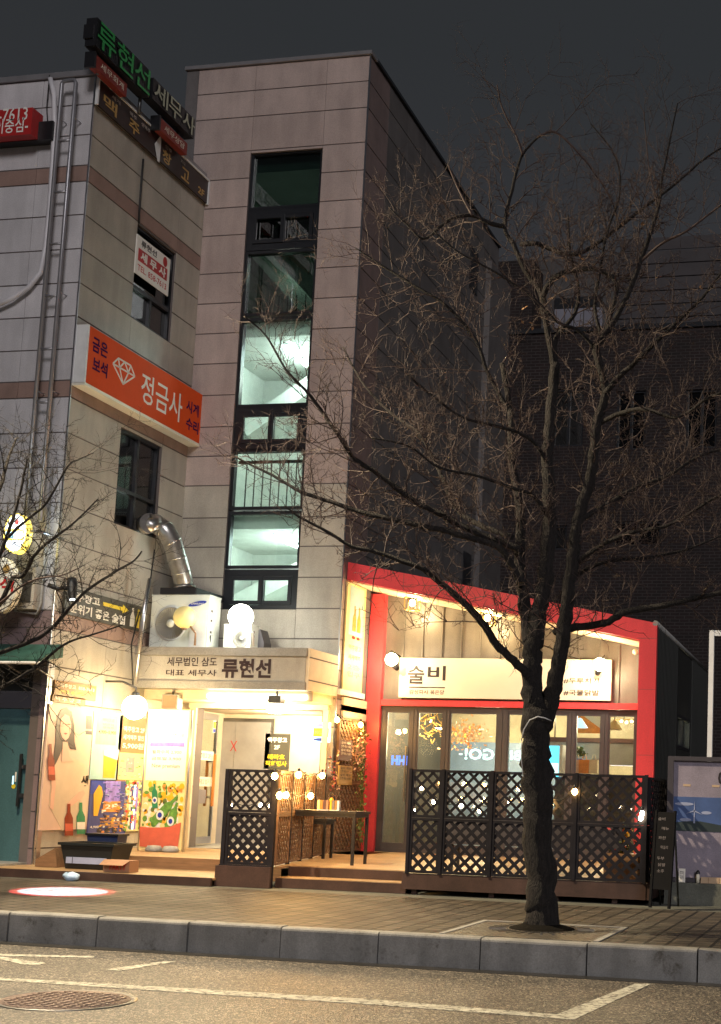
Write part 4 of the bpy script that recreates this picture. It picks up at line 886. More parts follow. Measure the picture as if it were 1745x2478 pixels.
m.text(F, '맥주창고', r[0]+W*.1, r[1]-W*.1, r[2]+H*.75, r[2]+H*.9, .003, 'white_ink', .04); m.text(F, '2F', r[0]+W*.38, r[1]-W*.38, r[2]+H*.56, r[2]+H*.68, .003, 'white_ink', .03); m.text(F, '테라호', r[0]+W*.14, r[1]-W*.16, r[2]+H*.27, r[2]+H*.42, .003, 'yellow_ink', .04); m.text(F, '직화행사', r[0]+W*.06, r[1]-W*.06, r[2]+H*.08, r[2]+H*.23, .003, 'yellow_ink', .04)
solo(m, 'lobby_sign', 'dark board with white and yellow letters beside the lift door', 'sign', loc=(r[0], 24.25, r[2]))

# ---- posters on the side wall
PX = XB+.03; FP = FX(PX)
def pk(px, py): p = at(px, py, 'X', PX); return (p.y, p.z)
def shape(m, pts, k, a, mt): m.fpoly(FP, [pk(*p) for p in pts], a-.002, a, mt)
a = pk(120, 1703); b = pk(228, 2025); yb1 = pk(345, 1800)[0]
zt_, zb_ = pk(120, 1703)[1], pk(100, 2057)[1]
yl = pk(100, 2050)[0]; print('poster', a, b, zt_, zb_, yl)
y1 = pk(222, 1870)[0]
po = thing('beer_poster', 'large pink beer poster of a long haired woman holding a bottle', 'poster', (PX, a[0], zb_))
m = MB(); m.fbox(FP, YA+.06, y1, .62, a[1], -.029, -.0, 'poster_pink'); m.build('board', po)
m = MB()
shape(m, [(126, 1850), (150, 1838), (178, 1835), (205, 1850), (222, 1900), (222, 1990), (150, 2010), (118, 1950)], 0, .004, 'poster_dress')
shape(m, [(133, 1800), (136, 1745), (146, 1718), (160, 1712), (172, 1722), (179, 1755), (180, 1795), (184, 1815), (170, 1812), (163, 1800), (150, 1812), (143, 1830), (132, 1852), (129, 1830)], 0, .007, 'poster_hair')
shape(m, [(151, 1795), (163, 1795), (166, 1830), (178, 1842), (148, 1845)], 0, .0095, 'poster_skin')
shape(m, [(144, 1760), (147, 1738), (156, 1728), (166, 1733), (171, 1752), (170, 1772), (164, 1786), (157, 1792), (149, 1784), (145, 1772)], 0, .012, 'poster_skin')
for q in ([(149, 1751), (153, 1750), (154, 1752), (149, 1753)], [(163, 1751), (168, 1752), (168, 1754), (163, 1753)]): shape(m, q, 0, .0145, 'poster_hair')
shape(m, [(152, 1774), (157, 1773), (162, 1775), (157, 1778)], 0, .0145, 'red_ink')
shape(m, [(120, 1955), (124, 1900), (116, 1850), (122, 1845), (133, 1880), (134, 1900), (128, 1960)], 0, .009, 'poster_skin')
shape(m, [(162, 1945), (190, 1917), (202, 1912), (206, 1920), (196, 1932), (170, 1952)], 0, .009, 'poster_skin')
def bottle(cx, top, bot, w, mt, tilt=0):
    h = bot-top
    pts = [(-.35, 0), (.35, 0), (.38, .26), (1, .45), (1, 1), (-1, 1), (-1, .45), (-.38, .26)]
    shape(m, [(cx+w*x+tilt*(y-.5), top+h*y) for x, y in pts], 0, .014, mt); shape(m, [(cx+w*x+tilt*(y-.5), top+h*y) for x, y in ((-.95, .62), (.95, .62), (.95, .85), (-.95, .85))], 0, .016, 'poster_tub' if mt == 'poster_bottle' else 'white_ink')
bottle(122, 1800, 1888, 8, 'poster_bottle', 4); bottle(165, 1945, 2022, 10, 'poster_bottle'); bottle(194, 1942, 2018, 10, 'poster_soju')
m.text(FP, '생', *(lambda p, q: (p[0], q[0], q[1], p[1]))(pk(197, 1876), pk(212, 1908)), .004, 'dark_ink', .04)
shape(m, [(209, 1732), (222, 1733), (222, 1765), (208, 1764)], 0, .004, 'frame_grey'); shape(m, [(207, 1768), (222, 1769), (222, 1778), (207, 1777)], 0, .004, 'frame_grey')
m.build('picture', po)
def board(name, tl, br, mt, lb, fn, n=.012, cat='poster', grp=None):
    a = pk(*tl); b = pk(*br); y0, y1, z0, z1 = a[0], b[0], b[1], a[1]; F = FX(PX+n); m = MB(); m.fbox(F, y0, y1, z0, z1, -.01, 0, mt); fn(m, F, y0, z0, y1-y0, z1-z0); solo(m, name, lb, cat, grp, loc=(PX, y0, z0))
def R_(m, F, y0, z0, W, H, u0, u1, v0, v1, n, mt): m.fbox(F, y0+W*u0, y0+W*u1, z0+H*v0, z0+H*v1, n-.002, n, mt)
def T_(m, F, y0, z0, W, H, t, u0, u1, v0, v1, n, mt, b=.015): m.text(F, t, y0+W*u0, y0+W*u1, z0+H*v0, z0+H*v1, n, mt, b)
def busy(m, F, y0, z0, W, H, seed, cnt, pal, u0=0, u1=1, v0=0, v1=1, n=.003):
    q = random.Random(seed)
    for k in range(cnt):
        a = u0+(u1-u0)*q.random(); b = v0+(v1-v0)*q.random(); ru = q.uniform(.02, .08)*(u1-u0); rv = q.uniform(.006, .03)*(v1-v0)*1.3; a = min(max(a, u0+ru), u1-ru); b = min(max(b, v0+rv), v1-rv)
        nn = n+.0007*(k % 5)
        if q.random() < .5: m.ell(F, y0+W*a, z0+H*b, W*ru, H*rv, .0005, nn, q.choice(pal), 8)
        else: t_ = q.uniform(-.6, .6); m.fpoly(F, [(y0+W*(a+ru*c_), z0+H*(b+rv*d_)) for c_, d_ in ((-1, -1+t_), (1, -1-t_*.5), (.8, 1), (-.9, 1-t_*.4))], .0005, nn, q.choice(pal))
def f1(m, F, *g):
    R_(m, F, *g, .12, .82, .52, .96, .004, 'poster_yellow')
    for t, v0, v1 in (('맥주창고 2층', .86, .91), ('맥주안주 무료', .80, .835), ('생맥주', .755, .79)): T_(m, F, *g, t, .3, .7, v0, v1, .006, 'grey_ink')
    T_(m, F, *g, '4,900~5,900', .18, .78, .67, .73, .006, 'purple_ink', .02)
    F_ = F; y0, z0, W, H = g; m.fpoly(F, [(y0+W*u, z0+H*v) for u, v in ((.45, .03), (.85, .03), (.9, .30), (.42, .36))], .002, .005, 'poster_amber'); m.fpoly(F, [(y0+W*u, z0+H*v) for u, v in ((.42, .36), (.9, .30), (.95, .46), (.7, .42), (.4, .44))], .002, .006, 'white_ink')
board('menu_poster', (227, 1720), (285, 1888), 'poster_blue', 'pale blue drink poster with a yellow price notice beside the pink poster', f1, .012)
def f2(m, F, *g):
    for t, v0, v1 in (('맥주창고 2F', .76, .85), ('세계맥주 할인', .64, .72), ('5,900원', .50, .60)): T_(m, F, *g, t, .14, .88, v0, v1, .004, 'white_ink', .03)
    R_(m, F, *g, .05, .95, .03, .44, .004, 'poster_yellow'); busy(m, F, *g, 9, 40, ['poster_yellow', 'stone_grey', 'poster_green', 'cream_film'], .08, .92, .05, .42, .005); R_(m, F, *g, .3, .6, .14, .38, .006, 'stone_grey')
board('menu_poster', (290, 1731), (347, 1893), 'poster_brown', 'brown menu poster with white lines just below the big warm globe', f2, .012)
def f3(m, F, y0, z0, W, H):
    g = (y0, z0, W, H)
    busy(m, F, *g, 5, 90, ['poster_orange', 'poster_brown', 'poster_amber', 'white_ink', 'cardboard', 'menu_brown'], .28, .98, .03, .6, .012); busy(m, F, *g, 6, 50, ['poster_violet', 'ac_blue', 'label_blue', 'poster_navy'], .3, .98, .6, .98, .007)
    R_(m, F, *g, .0, .35, .75, 1, .004, 'ac_blue'); R_(m, F, *g, .38, .78, .6, 1, .004, 'poster_violet'); R_(m, F, *g, .35, .8, .42, .62, .006, 'poster_orange')
    m.fpoly(F, [(y0+W*u, z0+H*v) for u, v in ((.12, .35), (.22, .35), (.32, .75), (.27, .88), (.2, .92), (.08, .75))], .006, .009, 'poster_amber')
    T_(m, F, *g, '2F', .4, .7, .48, .56, .009, 'white_ink'); 
    for v in (.28, .22, .16): R_(m, F, *g, .3, .85, v, v+.035, .006, 'cardboard')
    for u in (.3, .5, .7): m.ell(F, y0+W*u, z0+H*.08, W*.07, H*.05, .006, .01, 'dark_ink')
    T_(m, F, *g, '4,900', .05, .27, .12, .17, .008, 'white_ink')
board('food_poster', (218, 1888), (300, 2018), 'poster_navy', 'navy poster of beer glass and burgers next to the pink poster', f3, .02)
def f4(m, F, y0, z0, W, H):
    busy(m, F, y0, z0, W, H, 8, 120, ['stone_grey', 'poster_orange', 'white_ink', 'poster_navy', 'red_ink', 'poster_green', 'poster_yellow'], 0, 1, 0, 1, .0088)
    for k in range(9):
        u = k/9; m.fpoly(F, [(y0+W*(u+.02), z0+H*.03), (y0+W*(u+.09), z0+H*.03), (y0+W*(u+.1), z0+H*.97), (y0+W*(u+.0), z0+H*.97)], .001, .004+.0015*(k % 3), ['stone_grey', 'poster_orange', 'white_ink', 'poster_navy', 'cyan_lit', 'poster_violet', 'poster_yellow', 'poster_green', 'red_ink'][k])
board('food_poster', (302, 1888), (340, 2010), 'poster_yellow', 'narrow poster of colourful vertical drinks stripes right of the navy poster', f4, .02)
# ---- banner stand in front of the corner
Yb = 20.6; F = FY(Yb); r = rY(Yb, (347, 1716), (453, 2047)); x0, x1, z0, z1 = r; z0 = .33
z0 = .30; x0, x1 = at(348, 1880, 'Y', Yb).x, at(450, 1880, 'Y', Yb).x; W, H = x1-x0, z1-z0
st = thing('banner_stand', 'tall banner stand of beer bottles in a red ice tub with white menu', 'banner stand', ((x0+x1)/2, Yb, .28))
m = MB(); m.fbox(F, x0, x1, z0, z1, -.02, 0, 'poster_yellow'); m.build('sheet', st)
m = MB(); m.fbox(F, x0+W*.04, x0+W*.98, z0+H*.49, z0+H*.985, .001, .004, 'white_ink'); m.fbox(F, x0+W*.1, x0+W*.92, z0+H*.735, z0+H*.765, .005, .008, 'poster_violet')
for t, u0, u1, v0, v1, k in (('맥 주 창 고', .6, .9, .90, .93, 'grey_ink'), ('세계맥주 50종', .45, .9, .80, .83, 'grey_ink'), ('월화수목 2,900', .16, .86, .68, .71, 'grey_ink'), ('금토일 3,900', .16, .86, .635, .66, 'grey_ink'), ('New premium', .18, .84, .575, .61, 'cardboard')): m.text(F, t, x0+W*u0, x0+W*u1, z0+H*v0, z0+H*v1, .006, k, .01)
m.build('menu', st)
m = MB(); rr_ = random.Random(3)
for k in range(150):
    cu, cv = x0+W*rr_.uniform(.06, .94), z0+H*rr_.uniform(.165, .47); m.ell(F, cu, cv, W*rr_.uniform(.02, .07), H*rr_.uniform(.008, .025), .001, .003+.0008*(k % 6), rr_.choice(['poster_green', 'poster_amber', 'poster_yellow', 'white_ink', 'white_ink', 'leaf_green'] if cv < z0+H*.36 else ['poster_amber', 'poster_yellow', 'poster_orange', 'poster_amber', 'poster_green']), 8)
def bt(cu, cv, L, w, ang, mt):
    c, s = math.cos(ang), math.sin(ang)
    P = [(-.35, 1), (.35, 1), (.38, .6), (1, .35), (1, -1), (-1, -1), (-1, .35), (-.38, .6)]
    m.fpoly(F, [(x0+W*cu+(w*x*c-L*y*s), z0+H*cv+(w*x*s+L*y*c)) for x, y in P], .008, .012, mt)
    m.ell(F, x0+W*cu+L*.35*s, z0+H*cv-L*.35*c, w*.9, w*1.1, .013, .015, 'white_ink'); m.ell(F, x0+W*cu+L*.35*s, z0+H*cv-L*.35*c, w*.5, w*.6, .016, .018, 'ac_blue')
bt(.55, .28, .30, .075, -.75, 'poster_green'); bt(.3, .38, .2, .05, .1, 'poster_soju'); bt(.75, .24, .24, .07, -.3, 'poster_green')
m.fpoly(F, [(x0+W*u, z0+H*v) for u, v in ((.03, .02), (.93, .02), (.97, .20), (.7, .165), (.35, .155), (.0, .16))], .014, .02, 'poster_tub'); m.build('picture', st)
m = MB(); m.tube([(x1+.03, Yb+.02, .28), (x1+.03, Yb+.02, z1)], .015, 'steel', 8); m.tube([(x0-.02, Yb+.02, .28), (x0-.02, Yb+.02, z1)], .015, 'steel', 8); m.build('pole', st)
for px in (378, 418): c = at(px, 2050, 'Y', Yb-.05); m = MB(); m.lathe((c.x, Yb-.12, .283), [(.0, 0), (.13, 0), (.15, .02), (.11, .09), (.0, .1)], 'stone_grey', 10); m.build('weight', st)

# ================================================================ WOODEN DECK
dk = thing('wooden_deck', 'timber deck with steps, raised terrace and dark fascia along the shop fronts', 'deck', (-9, 17.7, 0))
def planks(x0, x1, y0, y1, z, name='boards', step=.14):
    m = MB(); y = y0
    while y < y1-.01: m.box(x0, x1, y+.003, min(y+step, y1)-.003, z-.03, z, 'deck_wood'); y += step
    return m.build(name, dk)
xf0, xf1 = at(537, 2100, 'Y', 17.65).x, at(655, 2100, 'Y', 17.65).x      # low lattice post fence, left
xg0, xg1 = at(987, 2000, 'Y', 17.7).x, at(1563, 2000, 'Y', 17.7).x       # long front fence
XD1 = xg1+.02
planks(XB-.1, xf0-.03, 17.45, 19.0, .11, 'lower_boards'); m = MB(); m.box(XB-.1, xf0-.03, 17.40, 17.448, -.02, .115, 'fascia_brown'); m.build('lower_fascia', dk)
planks(XB+.02, xf0+.3, 19.0, 22.2, .28, 'platform_boards'); m = MB(); m.box(XB+.02, xf0+.3, 18.95, 18.998, .0, .282, 'brown_wood'); m.build('riser', dk)
planks(xf0+.3, XD1, 18.25, YB, .28); planks(xf0-.03, xf1+.02, 17.6, 18.25, .28, 'fence_boards'); planks(xg0-.02, XD1, 17.75, 18.25, .28, 'front_boards')
planks(xf1+.02, xg0-.02, 17.82, 18.25, .14, 'step')
m = MB(); m.box(xf1+.02, xg0-.02, 18.2, 18.248, 0, .27, 'fascia_brown'); m.box(xf1+.02, xg0-.02, 17.78, 17.818, 0, .13, 'fascia_brown'); m.box(xg0-.05, XD1, 17.69, 17.748, .07, .283, 'fascia_brown'); m.box(xf0-.05, xf1+.04, 17.55, 17.598, .0, .283, 'fascia_brown'); m.box(XD1+.002, XD1+.05, 17.7, YB-.05, .07, .28, 'fascia_brown')
m.build('fascia', dk)
for f in (.02, .35, .62, .86): x = xg0+(XD1-xg0)*f; m = MB(); m.box(x, x+.07, 17.78, 17.85, 0, .25, 'fascia_brown'); m.build('leg', dk)

# ================================================================ LATTICE FENCES
def lattice(F, u0, u1, v0, v1, parent, pitch=.165, w=.022, mt='lattice', name='lattice_panel'):
    m = MB(); fw = .035
    m.fbox(F, u0, u1, v0, v0+fw, -.022, .022, mt).fbox(F, u0, u1, v1-fw, v1, -.022, .022, mt).fbox(F, u0, u0+fw, v0+fw, v1-fw, -.021, .021, mt).fbox(F, u1-fw, u1, v0+fw, v1-fw, -.021, .021, mt)
    a0, a1, b0, b1 = u0+fw*.5, u1-fw*.5, v0+fw*.5, v1-fw*.5
    W, H = a1-a0, b1-b0
    for sgn, n0, n1 in ((1, -.012, .001), (-1, -.001, .012)):
        k = -int(H/pitch)-1
        while k*pitch < W:
            c = k*pitch; 
            t0 = max(0, -c); t1 = min(H, W-c)
            if t1-t0 > .02:
                us = [c+t0, c+t1]; vs = [t0, t1]
                if sgn < 0: us = [W-u for u in us]
                dx, dv = us[1]-us[0], vs[1]-vs[0]; L = math.hypot(dx, dv); nx, nv = -dv/L*w, dx/L*w
                m.fpoly(F, [(a0+us[0]-nx, b0+vs[0]-nv), (a0+us[1]-nx, b0+vs[1]-nv), (a0+us[1]+nx, b0+vs[1]+nv), (a0+us[0]+nx, b0+vs[0]+nv)], n0, n1, mt)
            k += 1
    return m.build(name, parent)
ZF = 1.74
# 1 low fence at the entrance
F1 = FY(17.65); f1_ = thing('lattice_fence', 'short dark lattice fence panel left of the deck steps', 'fence', ((xf0+xf1)/2, 17.65, .28), 'dark lattice fences around the terrace')
zt1 = at(600, 1862, 'Y', 17.65).z
lattice(F1, xf0+.04, xf1-.03, 1.02, zt1, f1_, .142, .017); lattice(F1, xf0+.04, xf1-.03, .30, 1.015, f1_, .15, .027)
m = MB(); m.fbox(F1, xf0-.02, xf0+.035, .0, zt1, -.03, .035, 'lattice'); m.fbox(F1, xf1-.03, xf1+.03, .0, zt1, -.03, .035, 'lattice'); m.build('post', f1_)
m = MB(); m.fbox(F1, xf0-.02, xf1+.03, .06, .30, .03, .06, 'lattice'); m.build('kick_board', f1_)
# 2 fence running back from it to the tower
p0 = Vector((xf1, 17.75, 0)); q = at(800, 2050, 'Y', 22.1); p1 = Vector((q.x, 22.1, 0)); d = (p1-p0); L2 = d.length; d.normalize()
F2 = Fr(p0, d, (0, 0, 1), (d.y, -d.x, 0))
f2_ = thing('lattice_fence', 'lattice fence with lit bulbs running back from the steps to the tower', 'fence', tuple(p0), 'dark lattice fences around the terrace')
zt2 = at(795, 1863, 'Y', 22.1).z
for k in range(5):
    u0, u1 = L2*k/5, L2*(k+1)/5; ztk = zt1+(zt2-zt1)*(k+.5)/5
    lattice(F2, u0+.02, u1-.02, .30, 1.0, f2_, .15, .022, 'lattice_lit'); lattice(F2, u0+.02, u1-.02, 1.005, zt1, f2_, .15, .02, 'lattice_lit')
    m = MB(); m.fbox(F2, u1-.02, u1+.018, .28, zt1+.01, -.03, .03, 'lattice'); m.build('post', f2_)
# 3 tall lattice on the tower side wall
F3 = FX(XT+.06); a = at(803, 1735, 'X', XT+.06); b = at(876, 2050, 'X', XT+.06)
f3_ = thing('lattice_fence', 'tall lattice screen on the side wall left of the red pillar', 'fence', (XT+.06, 22.3, .28), 'dark lattice fences around the terrace')
zt3 = at(830, 1737, 'X', XT+.06).z
lattice(F3, 22.3, 23.6, 1.5, zt3, f3_, .15, .023, 'lattice_lit'); lattice(F3, 22.3, 23.6, .30, 1.495, f3_, .15, .024, 'lattice_lit')
# 4 long front fence and 5 its return
F4 = FY(17.7); zt4 = at(1280, 1869, 'Y', 17.7).z
f4_ = thing('lattice_fence', 'long dark lattice fence along the front of the bar terrace', 'fence', ((xg0+xg1)/2, 17.7, .28), 'dark lattice fences around the terrace')
px = [990, 1069, 1188, 1308, 1392, 1562]; ux = [at(p, 2000, 'Y', 17.7).x for p in px]
for a, b in zip(ux[:-1], ux[1:]):
    lattice(F4, a+.02, b-.02, 1.03, zt4, f4_, .158, .018); lattice(F4, a+.02, b-.02, .29, 1.025, f4_, .158, .022)
for a in ux: m = MB(); m.fbox(F4, a-.02, a+.02, .28, zt4+.008, -.032, .034, 'lattice'); m.build('post', f4_)
F5 = FX(ux[-1]+.03); f5_ = thing('lattice_fence', 'lattice fence closing the right end of the bar terrace', 'fence', (ux[-1]+.03, 18.5, .28), 'dark lattice fences around the terrace')
for k in range(4): lattice(F5, 17.74+k*1.45, 17.74+(k+1)*1.45-.02, 1.03, zt4-.02, f5_); lattice(F5, 17.74+k*1.45, 17.74+(k+1)*1.45-.02, .29, 1.025, f5_)
print('fence tops', zt1, zt2, zt3, zt4, 'L2', L2, d)

# ---- bulb strings: each string is one thing, bulbs are its parts
def bulbs(pts, label, mt, R=.034):
    pts = [Vector(p) for p in pts]; t = thing('string_lights', label, 'string lights', pts[0], 'strings of warm bulbs on the fences')
    m = MB(); w = []
    for i in range(len(pts)-1):
        for k in range(6):
            f = k/6; p = pts[i].lerp(pts[i+1], f); w.append(p+Vector((0, 0, .09-.10*math.sin(math.pi*f))))
    w.append(pts[-1]+Vector((0, 0, .09))); m.tube(w, .007, 'cable', 5); m.build('cable', t)
    for p in pts:
        m = MB(); m.ball(p, R, mt, 12, 1.2); b = m.build('bulb', t); m = MB(); m.lathe(p+Vector((0, 0, R)), [(.016, 0), (.02, .055), (.0, .06)], 'black_plastic', 8); m.build('socket', b)
    return t
def onF(F, px, py, n):                         # point in front of a fence frame
    o = F.p(0, 0, n); dd = FW*FPX+RT*(px-PCX)-UP*(py-PCY); k = (o-CAMP).dot(F.n)/dd.dot(F.n); return CAMP+dd*k
bulbs([onF(F2, x, y, .06) for x, y in ((665, 1878), (723, 1875), (780, 1877))], 'upper row of three warm bulbs on the fence running back to the tower', 'bulb_warm', .042)
bulbs([onF(F2, x, y, .06) for x, y in ((676, 1925), (692, 1924), (752, 1926))], 'lower row of three warm bulbs on the fence running back to the tower', 'bulb_warm', .042)
bulbs([onF(F3, x, y, .08) for x, y in ((816, 1742), (873, 1754))], 'pair of warm bulbs at the top of the tall lattice screen', 'bulb_warm', .042)
bulbs([onF(F1, x, y, -.07) for x, y in ((548, 1955), (557, 1948), (632, 1949), (655, 1951))], 'pale bulbs behind the short lattice panel beside the steps', 'bulb_pale', .03)
bulbs([onF(F4, x, y, -.08) for x, y in ((1001, 1962), (1021, 1907), (1049, 1940), (1116, 1950), (1160, 1962), (1233, 1942))], 'string of small bulbs behind the long fence left of the tree trunk', 'bulb_pale', .026)
bulbs([onF(F4, x, y, .06) for x, y in ((1333, 1947),)]+[onF(F4, 1391, 1916, .06)], 'bright star like bulbs on the long fence right of the tree trunk', 'bulb_warm', .036)
bulbs([onF(F4, x, y, .06) for x, y in ((1551, 1980), (1554, 1968))], 'two pale bulbs at the right end post of the long fence', 'bulb_pale', .03)
for q_ in ((672, 1878), (724, 1876), (780, 1878), (690, 1926), (752, 1928)): lamp('bulb_glow', onF(F2, q_[0], q_[1], .2), 17, (1, .52, .15), .05)
for q_ in ((816, 1745), (873, 1757)): lamp('bulb_glow', onF(F3, q_[0], q_[1], .22), 17, (1, .52, .15), .05)
# leaf and flower garland down the tall screen
ga = thing('garland', 'garland of leaves and peach flowers hanging at the right edge of the tall lattice', 'garland', (XT+.15, 23.5, 1))
m = MB(); fl = MB()
for k in range(260):
    f = rnd.random(); y = 1770+f*270; x = 877-2*f+rnd.gauss(0, 5 if f > .2 else 12); p = onF(F3, x, y, .12+rnd.random()*.12)
    m.leaf(p, rnd.uniform(.04, .09), 'leaf_green')
for k in range(170):
    x = 868+rnd.gauss(0, 9); y = 1815+rnd.gauss(0, 22); fl.leaf(onF(F3, x, y, .15+rnd.random()*.1), rnd.uniform(.04, .08), 'flower_peach')
for k in range(90):
    x = 806+rnd.gauss(0, 7); y = 1875+rnd.gauss(0, 26); fl.leaf(onF(F3, x, y, .1+rnd.random()*.1), rnd.uniform(.04, .07), rnd.choice(['flower_red', 'flower_peach', 'gold_ink']))
m.tube([onF(F3, 878+2*math.sin(k), 1745+k*30, .12) for k in range(11)], .008, 'leaf_green', 5); m.build('leaves', ga); fl.build('flowers', ga)
for tl, br, mt, lb in (((822, 1790), (850, 1842), 'menu_brown', 'dark brown menu board on the tall lattice screen'), ((820, 1852), (850, 1900), 'gold_ink', 'amber menu board below the dark one on the tall lattice')):
    p, q = onF(F3, *tl, .05), onF(F3, *br, .05); F = FX(XT+.06+.06); m = MB(); m.fbox(F, p.y, q.y, q.z, p.z, -.02, 0, mt)
    for k in range(4): zz = p.z-(p.z-q.z)*(.2+.18*k); m.text(F, '안주 메뉴 9,000' if k % 2 else '술비 메뉴', p.y+.06, q.y-.08, zz, zz+.05, .003, 'cream_film' if mt == 'menu_brown' else 'dark_ink', .01)
    solo(m, 'menu_board', lb, 'menu board', loc=p)

# ---- tables and bench on the terrace
def table(c, w, d, h, label, yaw=0.):
    t = thing('terrace_table', label, 'table', (c[0], c[1], .28)); x, y = c; z = .28
    m = MB(); m.box(x-w/2, x+w/2, y-d/2, y+d/2, z+h-.04, z+h, 'black_paint'); m.box(x-w/2+.02, x+w/2-.02, y-d/2+.02, y+d/2-.02, z+h-.09, z+h-.041, 'black_paint'); m.build('tabletop', t)
    for a in (-1, 1):
        for b in (-1, 1): m = MB(); m.box(x+a*(w/2-.04)-.02, x+a*(w/2-.04)+.02, y+b*(d/2-.04)-.02, y+b*(d/2-.04)+.02, z, z+h-.09, 'black_paint'); m.build('leg', t)
    return t
c0 = at(818, 2087, 'Z', .28); c1 = at(857, 2082, 'Z', .28); print('table legs', c0, c1)
ty = 18.9; zt5 = at(800, 1962, 'Y', ty).z; xr_ = at(862, 1965, 'Y', ty).x; xl_ = at(668, 1965, 'Y', ty).x
table(((xl_+xr_)/2, ty+.3), xr_-xl_, .6, zt5-.28, 'long high black table on the terrace carrying menu holders')
zt6 = at(720, 1980, 'Y', 20.2).z; xr6 = at(778, 1985, 'Y', 20.2).x
table((xr6-.5, 20.6), 1.0, .4, zt6-.28, 'low black bench table behind the high table')
# things on the table
def holder(px0, px1, k1, label):
    r = rY(ty+.2, (px0, 1928), (px1, 1958)); F = FY(ty+.2); z = zt5; t = MB(); W = r[1]-r[0]
    t.fbox(F, r[0], r[1], z, z+.01, -.1, 0, 'white_paint'); 
    for i, k in enumerate(k1): u = r[0]+W*i/len(k1); t.fbox(F, u+.003, u+W/len(k1)-.003, z+.011, z+.15, -.08+.01*(i % 2), -.01, k)
    solo(t, 'menu_holder', label, 'menu holder', loc=(r[0], ty+.2, z))
holder(768, 794, ['poster_yellow', 'wood_orange', 'menu_brown', 'cardboard'], 'acrylic holder with brown menus left of the small lantern')
holder(798, 820, ['poster_amber', 'grey_ink', 'poster_brown', 'white_ink'], 'acrylic holder with amber menus right end of the high table')
c = at(803, 1935, 'Y', ty+.35); t = thing('table_lantern', 'small wire lantern with round handle between the menu holders', 'lantern', (c.x, ty+.35, zt5))
m = MB(); m.lathe((c.x, ty+.35, zt5), [(.0, 0), (.05, 0), (.05, .12), (.03, .16), (.015, .19)], 'poster_amber', 14); m.build('body', t); m = MB(); m.tube([Vector((c.x+.04*math.cos(a), ty+.35, zt5+.22+.04*math.sin(a))) for a in [i*math.pi/6 for i in range(13)]], .006, 'black_plastic', 6); m.build('handle', t)
# terrace seats behind the long fence
for x, lb in ((ux[1]+.1, 'dark slatted terrace bench behind the left half of the long fence'), (ux[3]+.0, 'dark slatted terrace bench behind the right half of the long fence')):
    t = thing('terrace_bench', lb, 'bench', (x+.5, 18.9, .28), 'benches behind the long fence'); m = MB()
    m.box(x-.3, x+.95, 18.6, 19.0, .68, .72, 'black_paint'); m.build('seat', t); m = MB(); m.box(x-.3, x+.95, 18.55, 18.59, .66, 1.04, 'frame_grey'); m.build('backrest', t)
    for a in (x-.25, x+.86):
        for b in (18.62, 18.92): m = MB(); m.box(a, a+.04, b, b+.04, .28, .68, 'black_paint'); m.build('leg', t)
rr_ = random.Random(11)
t = thing('planter', 'planter with leafy plants and fruit coloured flowers behind the right end of the long fence', 'planter', (ux[4]+.5, 18.6, .28)); m = MB(); m.box(ux[4]+.25, ux[4]+.72, 18.45, 18.75, .28, .62, 'brown_wood'); m.build('box', t); m = MB()
for k in range(160): m.leaf((ux[4]+.3+rnd.random()*.4, 18.5+rnd.random()*.2, .62+rnd.random()*.4), .07, rnd.choice(['leaf_green', 'leaf_green', 'gold_ink', 'flower_red', 'poster_amber']))
m.build('plant', t)

# ================================================================ RED FRAMED BAR
YF = 22.45
XR = at(1587, 1640, 'Y', YF).x; XRi = at(1543, 1700, 'Y', YF).x
zTL = at(842, 1360, 'Y', YF).z; zTR = at(1587, 1508, 'Y', YF).z; zBL = at(843, 1402, 'Y', YF).z; zBR = at(1545, 1548, 'Y', YF).z
XL = XT+.01
sl_t = (zTR-zTL)/(XR-XL); sl_b = (zBR-zBL)/(XRi-XL)
def ztop(x): return zTL+sl_t*(x-XL)
def zbot(x): return zBL+sl_b*(x-XL)
print('bar', XR, XRi, zTL, zTR, zBL, zBR)
bar = thing('red_bar', 'single storey bar with a red frame, sloping roofline and folding glass doors', 'building', ((XL+XR)/2, YB, .28))
F = FY(YF); FBar = FY(YB)
yb_ = 31.0; pr = at(1709, 1623, 'X', XR-.02); print('bar side', pr)
m = MB(); m.fpoly(F, [(XL, zbot(XL)), (XRi, zbot(XRi)), (XRi, 0.05), (XR, 0.05), (XR, ztop(XR)), (XL, ztop(XL))], -.12, 0, 'red_frame')
xs0 = at(1541, 1542, 'Y', YF).x; m.fbox(F, xs0, XR, at(1560, 1544, 'Y', YF).z-.006, at(1560, 1544, 'Y', YF).z, .001, .003, 'joint')
for f_ in (.2, .42, .64, .86):
    u_ = XL+(XRi-XL)*f_; m.fbox(F, u_-.003, u_+.003, zbot(u_), ztop(u_)-.01, .0005, .002, 'joint')
    for dz_ in (.06, .2):
        for du_ in (-.05, .05): m.ell(F, u_+du_, zbot(u_)+dz_, .006, .006, .001, .003, 'steel_dark', 8)
for z_ in (.9, 2.1, 3.2): m.fbox(F, XRi+.002, XR-.002, z_, z_+.005, .0005, .002, 'joint')
m.build('frame', bar)
m = MB(); m.box(XRi, XR-.04, YF+.121, YB, .05, zbot(XRi), 'red_frame')
xp0, xp1 = at(882, 1800, 'Y', YB-.12).x, at(916, 1800, 'Y', YB-.12).x
m.box(XT+.02, xp1, YB-.14, YB+.05, .28, zbot(xp1)-.02, 'red_frame')
zb0, zb1 = at(1220, 1712, 'Y', YB-.12).z, at(1220, 1697, 'Y', YB-.12).z; m.box(xp1, XRi-.002, YB-.12, YB+.05, zb0, zb1, 'red_frame'); m.build('pillar', bar)
